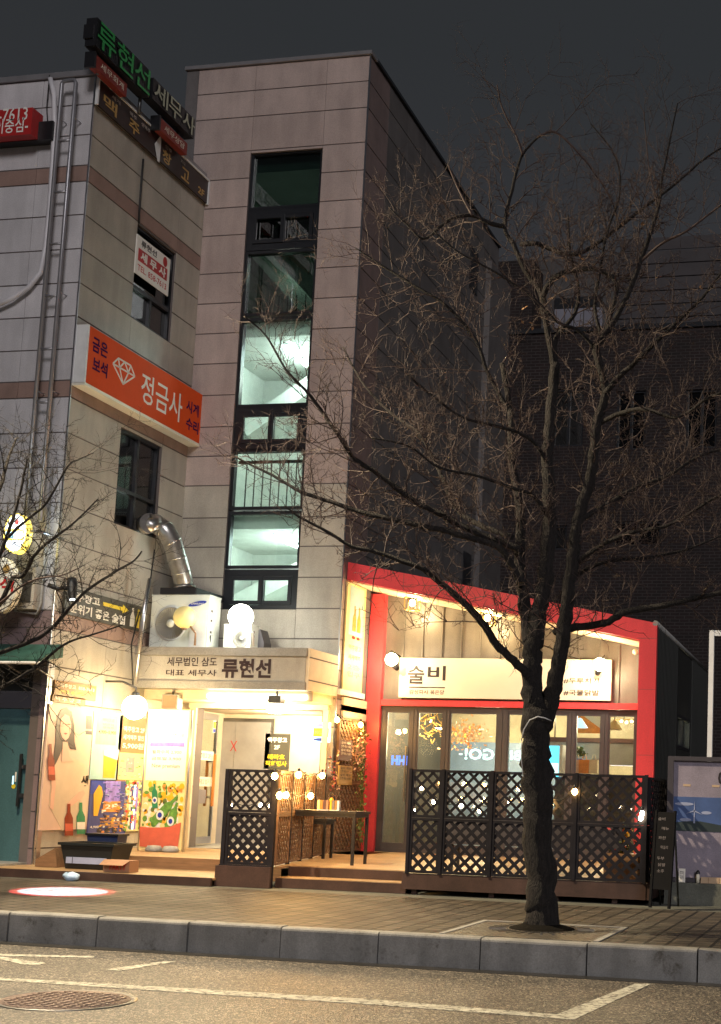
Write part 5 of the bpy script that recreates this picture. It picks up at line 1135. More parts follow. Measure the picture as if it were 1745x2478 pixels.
m = MB(); m.hexa([(XL, YF+.121, zbot(XL)-.02), (XRi, YF+.121, zbot(XRi)-.02), (XRi, YB, zbot(XRi)-.02), (XL, YB, zbot(XL)-.02), (XL, YF+.121, zbot(XL)+.04), (XRi, YF+.121, zbot(XRi)+.04), (XRi, YB, zbot(XRi)+.04), (XL, YB, zbot(XL)+.04)], 'soffit'); m.build('soffit', bar)
m = MB(); x = xp1; k = 0
while x < XRi-.02:
    x2 = min(x+.37, XRi-.003)
    m.hexa([(x, YB, zb1), (x2-.025, YB, zb1), (x2-.025, YB+.08, zb1), (x, YB+.08, zb1), (x, YB, zbot(x)-.02), (x2-.025, YB, zbot(x2)-.02), (x2-.025, YB+.08, zbot(x2)-.02), (x, YB+.08, zbot(x)-.02)], 'cladding')
    m.box(x2-.025, x2, YB-.035, YB+.05, zb1, zbot(x2)-.02, 'cladding'); x = x2
m.build('cladding', bar)
zS = [(YF, ztop(XR)), (pr.y, pr.z)]
m = MB(); y = YF+.13; zl = lambda y: zS[0][1]-.03+(zS[1][1]-zS[0][1])*(y-YF)/(pr.y-YF)
sw = rX(XR-.03, (1640, 1728), (1675, 1818)); print('side win', sw); sw = (at(1640, 1780, 'X', XR).y, at(1672, 1780, 'X', XR).y, at(1655, 1815, 'X', XR).z, at(1655, 1733, 'X', XR).z)
while y < pr.y:
    y2 = y+.16
    if y2 < sw[0]-.05 or y > sw[1]+.05: m.hexa([(XR-.10, y, 0), (XR-.03, y, 0), (XR-.03, y2-.02, 0), (XR-.10, y2-.02, 0), (XR-.10, y, zl(y)), (XR-.03, y, zl(y)), (XR-.03, y2-.02, zl(y2)), (XR-.10, y2-.02, zl(y2))], 'cladding_black'); m.box(XR-.03, XR-.002, y2-.055, y2-.02, 0, zl(y2), 'cladding_black')
    else:
        m.box(XR-.10, XR-.03, y, y2-.02, 0, sw[2], 'cladding_black'); m.box(XR-.10, XR-.03, y, y2-.02, sw[3], zl(y2), 'cladding_black')
    y = y2
m.build('side_wall', bar)
m = MB(); m.tube([(XR-.03, YF, zl(YF)+.03), (XR-.03, pr.y, zl(pr.y)+.03)], .05, 'stone_grey', 6); m.build('roof_edge', bar)
window(bar, FX(XR-.02), sw, [((sw[0]+sw[1])/2-.04, (sw[0]+sw[1])/2+.04, sw[2]+.05, sw[3]-.05)], [], 'glass_clear', inset=.0, fw=.06)
m = MB(); 
m.hexa([(XL, YF+.13, ztop(XL)-.12), (XR-.1, YF+.13, ztop(XR)-.12), (XR-.1, pr.y, pr.z-.1), (XL, pr.y, pr.z+.6), (XL, YF+.13, ztop(XL)-.06), (XR-.1, YF+.13, ztop(XR)-.06), (XR-.1, pr.y, pr.z-.04), (XL, pr.y, pr.z+.66)], 'roof_grey'); m.build('roof', bar)
# interior
YI = 28.6
m = MB(); m.box(XT+.0, XR-.12, YI, YI+.1, .2, 3.4, 'bar_wall'); m.box(XT+.0, XR-.12, YB+.1, YI, .2, .27, 'deck_wood'); m.box(XT+.0, XR-.12, YB+.1, YI, 3.25, 3.33, 'ceiling_dark'); m.box(XT+.01, XT+.06, YB+.1, YI, .27, 3.25, 'bar_dark'); m.box(XR-.18, XR-.121, YB+.1, sw[0]-.1, .27, 3.25, 'bar_wall')
m.box(XT+.06, XT+3.1, YI-.06, YI-.003, .27, 2.5, 'street_reflection')  # blue tone stands in for the street reflected in the bar glass
m.build('interior_wall', bar)
def gx(px, py=1790): return at(px, py, 'Y', YB-.05).x
zh = at(1200, 1714, 'Y', YB-.05).z; zd = .30
posts = [(921, 932), (991, 1008), (1071, 1086), (1203, 1227), (1296, 1312), (1374, 1391), (1455, 1471), (1537, 1546)]
m = MB(); FG = FY(YB-.05)
x0, x1 = gx(918), XRi-.005
m.fbox(FG, x0, x1, zh-.05, zb0-.003, -.08, .0, 'frame_grey'); m.fbox(FG, x0, x1, zd-.02, zd+.05, -.08, .0, 'frame_grey')
for a, b in posts:
    a, b = gx(a), min(gx(b), x1); mid = (a+b)/2
    if b-a > .09:
        m.fbox(FG, a, mid-.004, zd+.05, zh-.05, -.07, .005, 'frame_grey'); m.fbox(FG, mid+.004, b, zd+.05, zh-.05, -.07, .005, 'frame_grey'); m.fbox(FG, mid-.004, mid+.004, zd+.05, zh-.05, -.05, -.01, 'black_paint')
    else: m.fbox(FG, a, b, zd+.05, zh-.05, -.07, .005, 'frame_grey')
fd = m.build('folding_door', bar)
for (a, b), (c, d) in zip(posts[:-1], posts[1:]):
    m = MB(); u0, u1 = gx(b), gx(c); m.fbox(FG, u0-.003, u1+.003, zd+.05, zh-.05, -.045, -.037, 'glass_bar')
    for e in ((u0, u0+.03, zd+.05, zh-.05), (u1-.03, u1, zd+.05, zh-.05), (u0+.03, u1-.03, zh-.11, zh-.05), (u0+.03, u1-.03, zd+.05, zd+.15)): m.fbox(FG, *e, -.06, -.008, 'frame_grey')
    m.build('pane', fd)
m = MB(); hx = gx(986); m.fbox(FG, hx-.015, hx+.015, 1.2, 2.2, .04, .07, 'steel_dark'); m.fbox(FG, hx-.01, hx+.01, 1.25, 1.29, .005, .04, 'steel_dark'); m.fbox(FG, hx-.01, hx+.01, 2.1, 2.14, .005, .04, 'steel_dark'); m.build('handle', fd)
# name board
r = rY(YB-.12, (966, 1591), (1481, 1694)); FSg = FY(YB-.16); zz0 = at(1220, 1693, 'Y', YB-.16).z; zz1 = at(1220, 1594, 'Y', YB-.16).z
xa, xb_ = at(966, 1640, 'Y', YB-.16).x, at(1479, 1640, 'Y', YB-.16).x
sb = thing('name_board', 'long cream name board with brushed letters across the red framed bar', 'sign', (xa, YB-.16, zz0))
m = MB(); m.fbox(FSg, xa, xb_, zz0+.01, zz1, -.08, 0, 'sign_cream'); m.build('board', sb)
m = MB(); Q = YB-.16
tY(m, FSg, Q, '술', (988, 1611), (1026, 1655), .004, 'dark_ink', .02); tY(m, FSg, Q, '비', (1036, 1611), (1078, 1647), .004, 'dark_ink', .02)
tY(m, FSg, Q, '감성파사 볶은당', (991, 1669), (1075, 1681), .004, 'letter_brown', .01)
a, b = at(990, 1663, 'Y', Q), at(1077, 1665, 'Y', Q); m.fbox(FSg, a.x, b.x, a.z-.01, a.z+.01, .001, .004, 'dark_ink')
tY(m, FSg, Q, '#두루치기', (1364, 1640), (1449, 1655), .004, 'dark_ink', .015); tY(m, FSg, Q, '#국물닭발', (1364, 1669), (1450, 1684), .004, 'dark_ink', .015)
a, b = at(988, 1608, 'Y', Q), at(1020, 1586, 'Y', Q)
m.build('lettering', sb)
# wall flood lamps and cage lamps
def flood(px, py, n, label, aim, pw):
    c = at(px, py, 'Y', YB-n); t = thing('flood_lamp', label, 'flood lamp', c); m = MB(); m.ball(c, .12, 'lamp_warm', 14); m.build('bulb', t)
    m = MB(); d = (Vector(aim)-c).normalized(); m.lathe(c+d*.10, [(.06, .0), (.07, .02), (.04, .12), (.0, .14)], 'black_paint', 16, d); m.build('shade', t); m = MB(); m.tube([c-d*.12, c-d*.16+Vector((0, .2, .05)), Vector((c.x, YB, c.z+.1))], .015, 'black_paint', 6); m.build('arm', t)
    lamp('flood_beam', c+Vector((0, -.22, -.06)), pw, (1, .80, .48), .06); return c
flood(948, 1596, .45, 'blazing flood lamp at the left end of the cream name board', at(1010, 1700, 'Y', YB), 42)
flood(1452, 1608, .45, 'blazing flood lamp at the right end of the cream name board', at(1430, 1690, 'Y', YB), 42)
for px, py, lb in ((998, 1459, 'left square cage lamp under the sloping soffit'), (1180, 1495, 'right square cage lamp under the sloping soffit')):
    c = at(px, py, 'Y', 23.3); t = thing('cage_lamp', lb, 'lamp', c); m = MB(); m.ball(c, .055, 'lamp_warm', 12, 1.2); m.build('bulb', t)
    m = MB(); a = .11; V = [c+Vector((sx*a, sy*a, sz*a-.02)) for sz in (-1, 1) for sx, sy in ((-1, -1), (1, -1), (1, 1), (-1, 1))]
    for i, j in ((0, 1), (1, 2), (2, 3), (3, 0), (4, 5), (5, 6), (6, 7), (7, 4), (0, 4), (1, 5), (2, 6), (3, 7)): m.tube([V[i], V[j]], .009, 'gold_ink', 5)
    m.tube([c+Vector((0, 0, .09)), Vector((c.x, 23.3, zbot(c.x)))], .012, 'black_paint', 6); m.lathe((c.x, 23.3, zbot(c.x)-.05), [(.09, 0), (.09, .03)], 'black_paint', 12); m.build('cage', t)
    lamp('cage_glow', c-Vector((0, .0, .16)), 26, (1, .72, .34), .06)
c = at(1538, 1578, 'Y', YB-.15); m = MB(); m.lathe(c, [(.0, -.0), (.05, .0), (.05, .05), (0, .06)], 'cream_film', 14, (0, -1, 0)); solo(m, 'security_camera', 'small round cream camera at the right end of the bar cladding', 'camera', loc=c)
# bar contents
c = at(1045, 1765, 'Y', 25.2); t = thing('chandelier', 'glittering gold chandelier behind the left folding doors', 'chandelier', c); m = MB(); rr_ = random.Random(5)
for k in range(70):
    a = rr_.uniform(0, 6.28); q = rr_.uniform(.05, .34); p = c+Vector((q*math.cos(a), q*math.sin(a), rr_.uniform(-.2, .28))); m.tube([p, p+Vector((rr_.uniform(-.15, .15), rr_.uniform(-.1, .1), rr_.uniform(-.1, .12)))], .008, rr_.choice(['gold_glow', 'gold_ink', 'gold_ink', 'bulb_pale' if k % 9 == 0 else 'gold_ink']), 5)
m.build('arms', t); m = MB(); m.tube([c, (c.x, c.y, 3.25)], .01, 'black_paint', 6); m.build('rod', t); lamp('bar_light', c-Vector((0, .2, .35)), 60, (1, .75, .4), .2)
c = at(1125, 1785, 'Y', 25.6); m = MB()
for k in range(240): m.leaf(c+Vector((rr_.gauss(0, .22), rr_.gauss(0, .12), rr_.gauss(.05, .14))), rr_.uniform(.05, .1), rr_.choice(['flower_peach', 'poster_orange', 'gold_glow' if k % 7 == 0 else 'flower_peach']))
solo(m, 'hanging_flowers', 'orange dried flowers hanging inside beside the chandelier', 'flowers', loc=c)
lamp('bar_light', (-7.6, 26.6, 2.9), 260, (1, .85, .55), .3); lamp('bar_light', (-4.8, 26.2, 2.95), 280, (1, .86, .58), .3)
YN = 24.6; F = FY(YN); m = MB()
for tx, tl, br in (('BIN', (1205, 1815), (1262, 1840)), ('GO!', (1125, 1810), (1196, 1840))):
    r = rY(YN, tl, br); m.text(F, tx, r[0], r[1], r[2], r[3], 0, 'pale_glow', .03, flip=True)
r = rY(YN, (1111, 1823), (1119, 1827)); m.fbox(F, *r, 0, .004, 'pale_glow')
solo(m, 'glow_letters', 'mirror image pale blue glowing word added as a street sign reflection behind the middle folding doors', 'neon sign', loc=(r[0], YN, r[2]))  # mirrored letters added inside in place of a street sign reflected in the glass
r = rY(YN, (948, 1828), (988, 1852)); m = MB(); m.text(F, 'HH1', r[0], r[1], r[2], r[3], 0, 'neon_blue', .05); solo(m, 'glow_letters', 'small deep blue glowing letters behind the left door pane', 'neon sign', loc=(r[0], YN, r[2]))
YK = 28.5; F = FY(YK-.1); r = rY(YK, (1014, 1826), (1062, 1864)); m = MB(); m.fbox(F, *r, 0, .02, 'neon_violet'); solo(m, 'wall_screen', 'violet glowing screen low behind the chandelier pane', 'screen', loc=(r[0], YK, r[2]))
r = rY(YN, (1318, 1804), (1357, 1880)); F = FY(YN); m = MB(); m.fbox(F, *r, -.4, 0, 'screen_cyan'); m.fbox(F, r[0]+.03, r[1]-.05, r[2]+.05, r[2]+.25, .001, .006, 'pale_glow'); m.fbox(F, r[1]-.04, r[1]+.02, r[2], r[3]+.02, -.41, .008, 'white_paint')
solo(m, 'drinks_fridge', 'glowing cyan drinks fridge seen right of the tree trunk', 'fridge', loc=(r[0], YN, r[2]))
r = rY(26.5, (1477, 1834), (1536, 1854)); F = FY(26.5); m = MB(); m.fbox(F, *r, -.1, 0, 'screen_white'); m.fbox(F, r[0]+.15, r[0]+.55, r[3]-.05, r[3]+.1, .001, .01, 'menu_brown'); solo(m, 'lit_counter', 'bright white lit counter front inside the right end of the bar', 'counter', loc=(r[0], 26.5, r[2]))
YH = 26.0; F = FY(YH); zA_, zB_ = at(1450, 1786, 'Y', YH).z, at(1450, 1797, 'Y', YH).z; xA_, xB__ = at(1325, 1790, 'Y', YH).x, XR-.2; m = MB(); m.fbox(F, xA_, xB__, zB_, zA_, -.5, 0, 'menu_brown'); m.fbox(F, xA_, xB__, zB_-.42, zB_-.003, -.5, -.05, 'lift_grey'); m.tube([F.p(xA_+.1, zA_, -.2), F.p(xA_+.1, 3.25, -.2)], .015, 'steel_dark', 6); m.tube([F.p(xB__-.3, zA_, -.2), F.p(xB__-.3, 3.25, -.2)], .015, 'steel_dark', 6)
solo(m, 'kitchen_hood', 'long grey kitchen hood with dark rail across the right panes', 'kitchen hood', loc=(xA_, YH, zB_))
for i, (a, b, k, lb) in enumerate(((1358, 1372, 'cardboard', 'brown paper bag nearest the cyan fridge'), (1389, 1400, 'flower_peach', 'narrow pink paper bag left of the orange one'), (1401, 1424, 'poster_orange', 'orange paper bag with twisted handles'), (1426, 1445, 'wall_cream', 'cream paper bag in the pane right of the trunk'))):
    r = rY(24.9, (a, 1838), (b, 1872)); F = FY(24.9); m = MB(); m.fbox(F, *r, -.12, 0, k); q = (r[0]+r[1])/2; m.tube([F.p(q-.04, r[3], -.06), F.p(q-.02, r[3]+.09, -.06), F.p(q+.02, r[3]+.09, -.06), F.p(q+.04, r[3], -.06)], .006, k, 5); solo(m, 'paper_bag', lb, 'bag', 'paper bags on the sill inside the bar', loc=(r[0], 24.9, r[2]))
m = MB(); a = at(1350, 1872, 'Y', 24.9); m.box(a.x, XR-.2, 24.7, 25.3, .27, a.z, 'bar_dark'); solo(m, 'counter', 'dark counter carrying the paper bags inside the bar', 'counter', loc=(a.x, 24.7, .27))
m = MB(); c = at(1405, 1822, 'Y', 25.1)
for k in range(50): m.leaf(c+Vector((rr_.gauss(0, .05), 0, rr_.uniform(-.08, .1))), .09, 'leaf_green')
m.lathe(c-Vector((0, 0, .25)), [(0, 0), (.07, 0), (.08, .14), (.0, .14)], 'ac_blue', 12); solo(m, 'potted_plant', 'small potted plant with a blue pot between the paper bags', 'plant', loc=c)
for px, py, k, lb in ((1403, 1752, 'cyan_lit', 'pale blue cone lamp hanging in the second pane from the right'), (1487, 1757, 'wall_cream', 'cream cone lamp hanging in the rightmost pane')):
    c = at(px, py, 'Y', 25.0); m = MB(); m.lathe(c, [(.16, -.07), (.04, .1), (0, .12)], k, 18); m.tube([c+Vector((0, 0, .1)), (c.x, c.y, 3.25)], .008, 'black_paint', 5); solo(m, 'pendant_lamp', lb, 'lamp', 'cone pendant lamps inside the bar', loc=c)
r = rY(25.4, (1398, 1731), (1452, 1775)); F = FY(25.4); m = MB(); m.fbox(F, *r, -.02, 0, 'white_ink'); m.fpoly(F, [(r[0], r[2]), (r[1], r[2]), (r[1], r[2]+.1), (r[0]+.1, r[3]), (r[0], r[3])], .001, .006, 'poster_orange'); solo(m, 'hanging_banner', 'white and orange banner hung under the bar ceiling', 'banner', loc=(r[0], 25.4, r[2]))
c = at(1510, 1748, 'Y', 25.6); t = thing('chandelier', 'small bulb chandelier inside the rightmost pane', 'chandelier', c)
for k in range(4): m = MB(); m.ball(c+Vector((-.15+.1*k, .0, .02*(k % 2))), .022, 'bulb_pale', 8); m.build('bulb', t)
m = MB(); m.tube([c+Vector((-.2, 0, .05)), c+Vector((.2, 0, .05))], .01, 'gold_ink', 5); m.tube([c, (c.x, c.y, 3.25)], .008, 'black_paint', 5); m.build('arms', t)
# vertical banner on the tower side wall
q = at(840, 1420, 'X', XT+.03); y0 = at(838, 1480, 'X', XT+.03).y; y1 = at(884, 1480, 'X', XT+.03).y; z1 = at(860, 1415, 'X', XT+.03).z; z0 = at(860, 1675, 'X', XT+.03).z; y1 = min(y1, YB-.16); F = FX(XT+.035)
print('vbanner', y0, y1, z0, z1)
t = thing('drink_banner', 'tall pale vertical banner with red bottles on the side wall beside the red pillar', 'banner', (XT+.035, y0, z0)); H = z1-z0; W = y1-y0
m = MB(); m.fbox(F, y0, y1, z0, z1, -.03, 0, 'poster_yellow'); m.fbox(F, y0-.15, y1+.1, z0-.1, z0-.003, -.03, .03, 'white_paint'); m.fbox(F, y0+W*.15, y1-W*.12, z0+H*.52, z0+H*.98, .001, .004, 'poster_blue'); m.build('sheet', t)
m = MB()
for u in (.42, .66): m.fpoly(F, [(y0+W*(u+a), z0+H*v) for a, v in ((-.09, .56), (.09, .56), (.09, .68), (.03, .73), (.03, .80), (-.03, .80), (-.03, .73), (-.09, .68))], .005, .008, 'poster_orange'); m.ell(F, y0+W*u, z0+H*.50, W*.09, H*.015, .005, .009, 'sign_red')
for v, tx, k in ((.38, '맥주창고', 'cardboard'), (.29, '세계맥주', 'cardboard'), (.20, '2층', 'grey_ink'), (.13, '입구', 'grey_ink')): m.text(F, tx, y0+W*.2, y0+W*.85, z0+H*v, z0+H*(v+.05), .004, k, .01)
m.build('picture', t)

# ================================================================ BRICK BUILDINGS BEHIND, LANE
Yk = 32.0
def kx(px, py): return at(px, py, 'Y', Yk).x
def kz(py, px=1450): return at(px, py, 'Y', Yk).z
bk = thing('brick_building', 'dark brick building behind the bar with a grey upper storey', 'building', (-3, Yk, 0))
zr = kz(802); ztp = kz(577)
holes = []
wins = [(1338, 1412, 938, 1078), (1492, 1562, 948, 1090), (1484, 1600, 1262, 1322), (1660, 1735, 950, 1090), (1310, 1372, 1270, 1330)]
for a, b, c, d in wins: holes.append((at(a, (c+d)/2, 'Y', Yk).x, at(b, (c+d)/2, 'Y', Yk).x, kz(d), kz(c)))
xk0 = kx(1185, 1000); R = [(xk0, 6.0, 0, zr)]
for h in holes: R = sub(R, h)
m = MB()
for q in R: m.fbox(FY(Yk), *q, -.3, 0, 'brick_dark' if q[2] > kz(1380)-.1 or q[3] > kz(1380) else 'brick_dark')
m.build('front_wall', bk)
m = MB(); m.box(xk0, kx(1290, 700), Yk-.02, Yk+2, zr-.2, kz(632, 1240), 'brick_dark'); m.box(xk0, 6.0, Yk-.06, Yk+.2, zr+.003, zr+.12, 'frame_black'); m.box(xk0-.0, 6, Yk+.31, 45, .0, zr-.3, 'roof_grey'); m.build('parapet', bk)
m = MB(); m.box(kx(1215, 700), 6.0, Yk+1.0, 45, zr-.4, ztp, 'roof_grey')
mat('siding', (.055, .05, .053), .75, noise=.2, nscale=1)
for k in range(7): z = zr+.3+k*.36; m.box(kx(1480, 700), 6.0, Yk+.96, Yk+.999, z, z+.33, 'siding')
m.build('upper_storey', bk)
for h in holes:
    fr = window(bk, FY(Yk), h, [((h[0]+h[1])/2-.03, (h[0]+h[1])/2+.03, h[2]+.05, h[3]-.05)], [], 'glass_dark')
m = MB(); r = rY(Yk+.9, (1342, 748), (1456, 806)); m.fbox(FY(Yk+.95), *r, 0, .03, 'brick_rail'); 
for k in range(1, 5): u = r[0]+(r[1]-r[0])*k/5; m.fbox(FY(Yk+.95), u, u+.03, r[2], r[3], .031, .035, 'roof_grey')
m.fbox(FY(Yk+.95), r[0], r[1], r[3]+.003, r[3]+.3, 0, .03, 'frame_black'); m.build('balcony_panel', bk)
m = MB(); m.box(-9.0, xk0+.1, 30.2, 33, 0, kz(700, 1180), 'panel_dark'); m.build('link_wall', bk)
for px, py in ((1148, 655), (1130, 1390)): m = MB(); p = at(px, py, 'X', XT+.02); m.fbox(FX(XT+.02), p.y-.3, p.y+.3, p.z-.5, p.z+.5, -.01, .004, 'frame_black'); m.build('window', bd)


# ================================================================ RIGHT EDGE: hoarding, arch, chalk board
YW = 18.3; F = FY(YW); xh0 = at(1624, 1950, 'Y', YW).x; zh0, zh1 = at(1680, 2124, 'Y', YW).z, at(1680, 1842, 'Y', YW).z; xh1 = xh0+4
hd = thing('hoarding', 'purple grey printed hoarding with a wind turbine sky picture at the right edge', 'hoarding', (xh0, YW, 0))
m = MB(); m.fbox(F, xh0, xh1, zh0, zh1, -.05, 0, 'hoarding'); m.build('panel', hd)
m = MB(); m.fbox(F, xh0-.05, xh0+.03, zh0-.02, zh1+.06, -.08, .04, 'frame_grey'); m.fbox(F, xh0+.03, xh1, zh1+.003, zh1+.06, -.08, .05, 'frame_grey'); m.fbox(F, xh0+.03, xh1, zh0-.06, zh0-.003, -.08, .04, 'frame_grey'); m.build('frame', hd)
m = MB(); za, zb_ = at(1690, 1929, 'Y', YW).z, at(1690, 2012, 'Y', YW).z; m.fbox(F, xh0+.035, xh1-.02, zb_, za, .001, .004, 'sky_blue')
m.fpoly(F, [(xh0+.035, zb_), (xh1-.02, zb_), (xh1-.02, zb_+.16), (xh0+2, zb_+.22), (xh0+1.2, zb_+.06), (xh0+.75, zb_+.08), (xh0+.4, zb_+.135), (xh0+.2, zb_+.13), (xh0+.035, zb_+.11)], .005, .007, 'hill_dark')
tx0, tz0 = at(1680, 1994, 'Y', YW).x, at(1680, 1992, 'Y', YW).z; hubz = at(1680, 1962, 'Y', YW).z
m.fpoly(F, [(tx0-.012, tz0), (tx0+.012, tz0), (tx0+.006, hubz), (tx0-.006, hubz)], .008, .01, 'label_blue')
for a in (90, 200, 335): c_, s_ = math.cos(rad(a)), math.sin(rad(a)); m.fpoly(F, [(tx0-s_*.01, hubz+c_*.01), (tx0+s_*.01, hubz-c_*.01), (tx0+c_*.13, hubz+s_*.13)], .008, .01, 'label_blue')
for cx_, cz_, w_ in ((.18, .36, .13), (.2, .15, .08), (.48, .25, .07), (1.1, .33, .2)): m.ell(F, xh0+cx_, zb_+cz_, w_, .022, .0045, .0075, 'label_blue', 14)
for u in (.16, .55): m.fbox(F, xh0+u, xh0+u+.1, zh1-.34, zh1-.31, .001, .004, 'wood_pale')
r = rY(YW, (1738, 1866), (1760, 1900)); m.text(F, '02', r[0], r[1]+.1, r[2], r[3], .004, 'dark_ink', .02); m.build('picture', hd)
m = MB(); m.fbox(F, xh0-.05, xh1+6, -.02, zh0-.065, -.5, .12, 'concrete'); solo(m, 'concrete_base', 'stained dark concrete base block under the printed hoarding', 'concrete block', loc=(xh0, YW, 0))
r = rY(YW-.1, (1643, 2088), (1658, 2120)); m = MB(); F = FY(YW-.09); zt7 = zh0-.062; m.fbox(F, r[0], r[1], zt7, zt7+.18, -.01, 0, 'white_ink'); m.text(F, '주차\n금지', r[0]+.015, r[1]-.015, zt7+.04, zt7+.15, .003, 'grey_ink', .01); solo(m, 'notice_card', 'small white card standing on the concrete base', 'card', loc=(r[0], YW-.1, zt7))
c = at(1689, 2112, 'Y', YW-.06); m = MB(); m.lathe((c.x, YW-.06, zt7), [(0, 0), (.025, 0), (.025, .10), (.012, .12)], 'cream_film', 12); m.lathe((c.x, YW-.06, zt7+.12), [(.03, 0), (.025, .03), (0, .05)], 'black_plastic', 10); solo(m, 'small_bottle', 'tiny cream bottle with a black cap on the concrete base', 'bottle', loc=(c.x, YW-.06, zt7))
c = at(1697, 2112, 'Y', YW-.06); m = MB(); m.box(c.x, c.x+.9, YW-.10, YW-.045, zt7, zt7+.08, 'wood_pale'); 
for k in range(6): m.box(c.x+.1+k*.14, c.x+.105+k*.14, YW-.104, YW-.1005, zt7+.005, zt7+.075, 'brown_wood')
solo(m, 'wood_offcut', 'pale weathered wood plank lying on the concrete base', 'plank', loc=(c.x, YW-.1, zt7))
xa_ = at(1720, 1700, 'Y', 19.5).x; za_ = at(1722, 1526, 'Y', 19.5).z; m = MB(); m.box(xa_-.035, xa_+.035, 19.46, 19.54, 0, za_, 'pole_white'); m.box(xa_+.036, xa_+2.6, 19.465, 19.535, za_-.08, za_, 'pole_white'); m.box(xa_+2.601, xa_+2.67, 19.46, 19.54, 0, za_, 'pole_white')
solo(m, 'gate_frame', 'white square steel gate frame behind the hoarding at the right edge', 'gate frame', loc=(xa_, 19.5, 0))
# chalk board A-frame
a = at(1598, 2180, 'Z', 0); print('chalk', a); t = thing('chalk_board', 'narrow black chalk board on legs leaning beside the fence end', 'chalk board', (a.x, a.y, 0)); xc = at(1602, 2050, 'Y', 17.3).x; zc1 = at(1602, 1962, 'Y', 17.3).z
Fk = Fr((xc, 17.15, 0), (.85, -.25, 0), (0.02, .16, .985), (-.25, -.85, 0)); Fk.u.normalize(); Fk.v.normalize(); Fk.n = Vector((-.25, -.95, .1)).normalized()
m = MB(); m.fbox(Fk, -.12, .12, .25, zc1, -.02, 0, 'matte_black'); m.build('board', t)
for u in (-.14, .12): m = MB(); m.fbox(Fk, u, u+.03, .02, zc1+.02, -.03, .012, 'matte_black'); m.build('leg', t)
for u in (-.14, .12): m = MB(); p = Fk.p(u, zc1-.05, -.03); m.tube([p, Vector((p.x, p.y+.55, .0))], .014, 'cladding_black', 6); m.build('leg', t)
m = MB()
for v, tx, u in ((1.12, '술비', -.06), (1.0, '메뉴', .0), (.88, '파전', -.04), (.76, '막걸리', .0), (.62, '두부', -.04), (.54, '닭발', -.02), (.46, '소주', -.03)): m.text(Fk, tx, u-.03, u+.07, v, v+.04, .004, 'grey_ink', .0)
m.build('lettering', t)

# ================================================================ TUBS AND BOXES ON THE LOW DECK
YP = 18.0; zdk = .115
def pb(tl, br, Y): a = at(*tl, 'Y', Y); b = at(*br, 'Y', Y); return a.x, b.x
x0, x1 = pb((155, 2040), (316, 2100), YP)
t = thing('planter_tub', 'big black plastic tub with a pale blue label strip on the low deck', 'tub', (x0, YP, zdk)); z1 = at(200, 2046, 'Y', YP).z
m = MB(); m.hexa([(x0+.05, YP, zdk), (x0+.75, YP, zdk), (x0+.75, YP+.45, zdk), (x0+.05, YP+.45, zdk), (x0-.02, YP-.05, z1), (x0+.82, YP-.05, z1), (x0+.82, YP+.5, z1), (x0-.02, YP+.5, z1)], 'tub_black'); m.build('body', t)
m = MB()
for bx_ in ((x0-.05, x0+.85, YP-.08, YP-.04), (x0-.05, x0+.85, YP+.5, YP+.54), (x0-.05, x0-.01, YP-.04, YP+.5), (x0+.81, x0+.85, YP-.04, YP+.5)): m.box(*bx_, z1+.001, z1+.04, 'tub_black')
m.build('rim', t); m = MB(); m.box(x0+.08, x0+.72, YP-.045, YP-.03, (zdk+z1)/2-.09, (zdk+z1)/2, 'label_blue'); m.box(x0+.18, x0+.19, YP-.047, YP-.0455, (zdk+z1)/2-.09, (zdk+z1)/2, 'dark_ink'); m.build('label_strip', t)
ba, bb = at(214, 2040, 'Y', 18.75).x, at(288, 2040, 'Y', 18.75).x; zbn = at(250, 2022, 'Y', 18.75).z
t = thing('storage_bin', 'dark navy storage bin standing just behind the black tub', 'bin', (ba, 18.75, zdk)); m = MB(); m.hexa([(ba+.04, 18.72, zdk), (bb-.04, 18.72, zdk), (bb-.04, 18.95, zdk), (ba+.04, 18.95, zdk), (ba, 18.7, zbn), (bb, 18.7, zbn), (bb, 18.98, zbn), (ba, 18.98, zbn)], 'blue_bin'); m.build('body', t)
m = MB(); m.box(ba-.02, bb+.02, 18.68, 19.0, zbn+.001, zbn+.03, 'black_plastic'); m.build('lid', t)
c = at(203, 2128, 'Z', .0); c = Vector((c.x, 17.28, .05)); m = MB(); m.ball(c, .085, 'logo_light_blue', 12, .75)
for i_, v in enumerate(m.v): m.v[i_] = Vector((c.x+(v.x-c.x)*1.5, v.y, v.z))+Vector((rnd.uniform(-1, 1), rnd.uniform(-1, 1), rnd.uniform(-.3, .8)))*.018
solo(m, 'projected_patch', 'crumpled pale blue lump added for projector light at the low deck foot', 'bag', loc=c)  # lump added in place of projector light falling on the deck front
xq = at(255, 2095, 'Y', 17.75).x; xq1 = at(318, 2095, 'Y', 17.75).x; zq = at(290, 2082, 'Y', 17.75).z
t = thing('cardboard_box', 'low brown cardboard box in front of the black tub', 'box', (xq, 17.75, zdk)); m = MB(); m.box(xq, xq1, 17.7, 17.95, zdk, zq, 'cardboard'); m.build('body', t); m = MB(); m.hexa([(xq, 17.69, zq-.002), (xq1, 17.69, zq-.002), (xq1, 17.71, zq), (xq, 17.71, zq), (xq+.02, 17.55, zq-.06), (xq1-.02, 17.55, zq-.06), (xq1, 17.71, zq+.01), (xq, 17.71, zq+.01)], 'cardboard'); m.text(FY(17.698), 'PARTY', xq+.1, xq1-.05, zdk+.03, zq-.04, .003, 'red_ink', .02); m.build('flap', t)
x0b = at(110, 2080, 'Y', 18.2).x
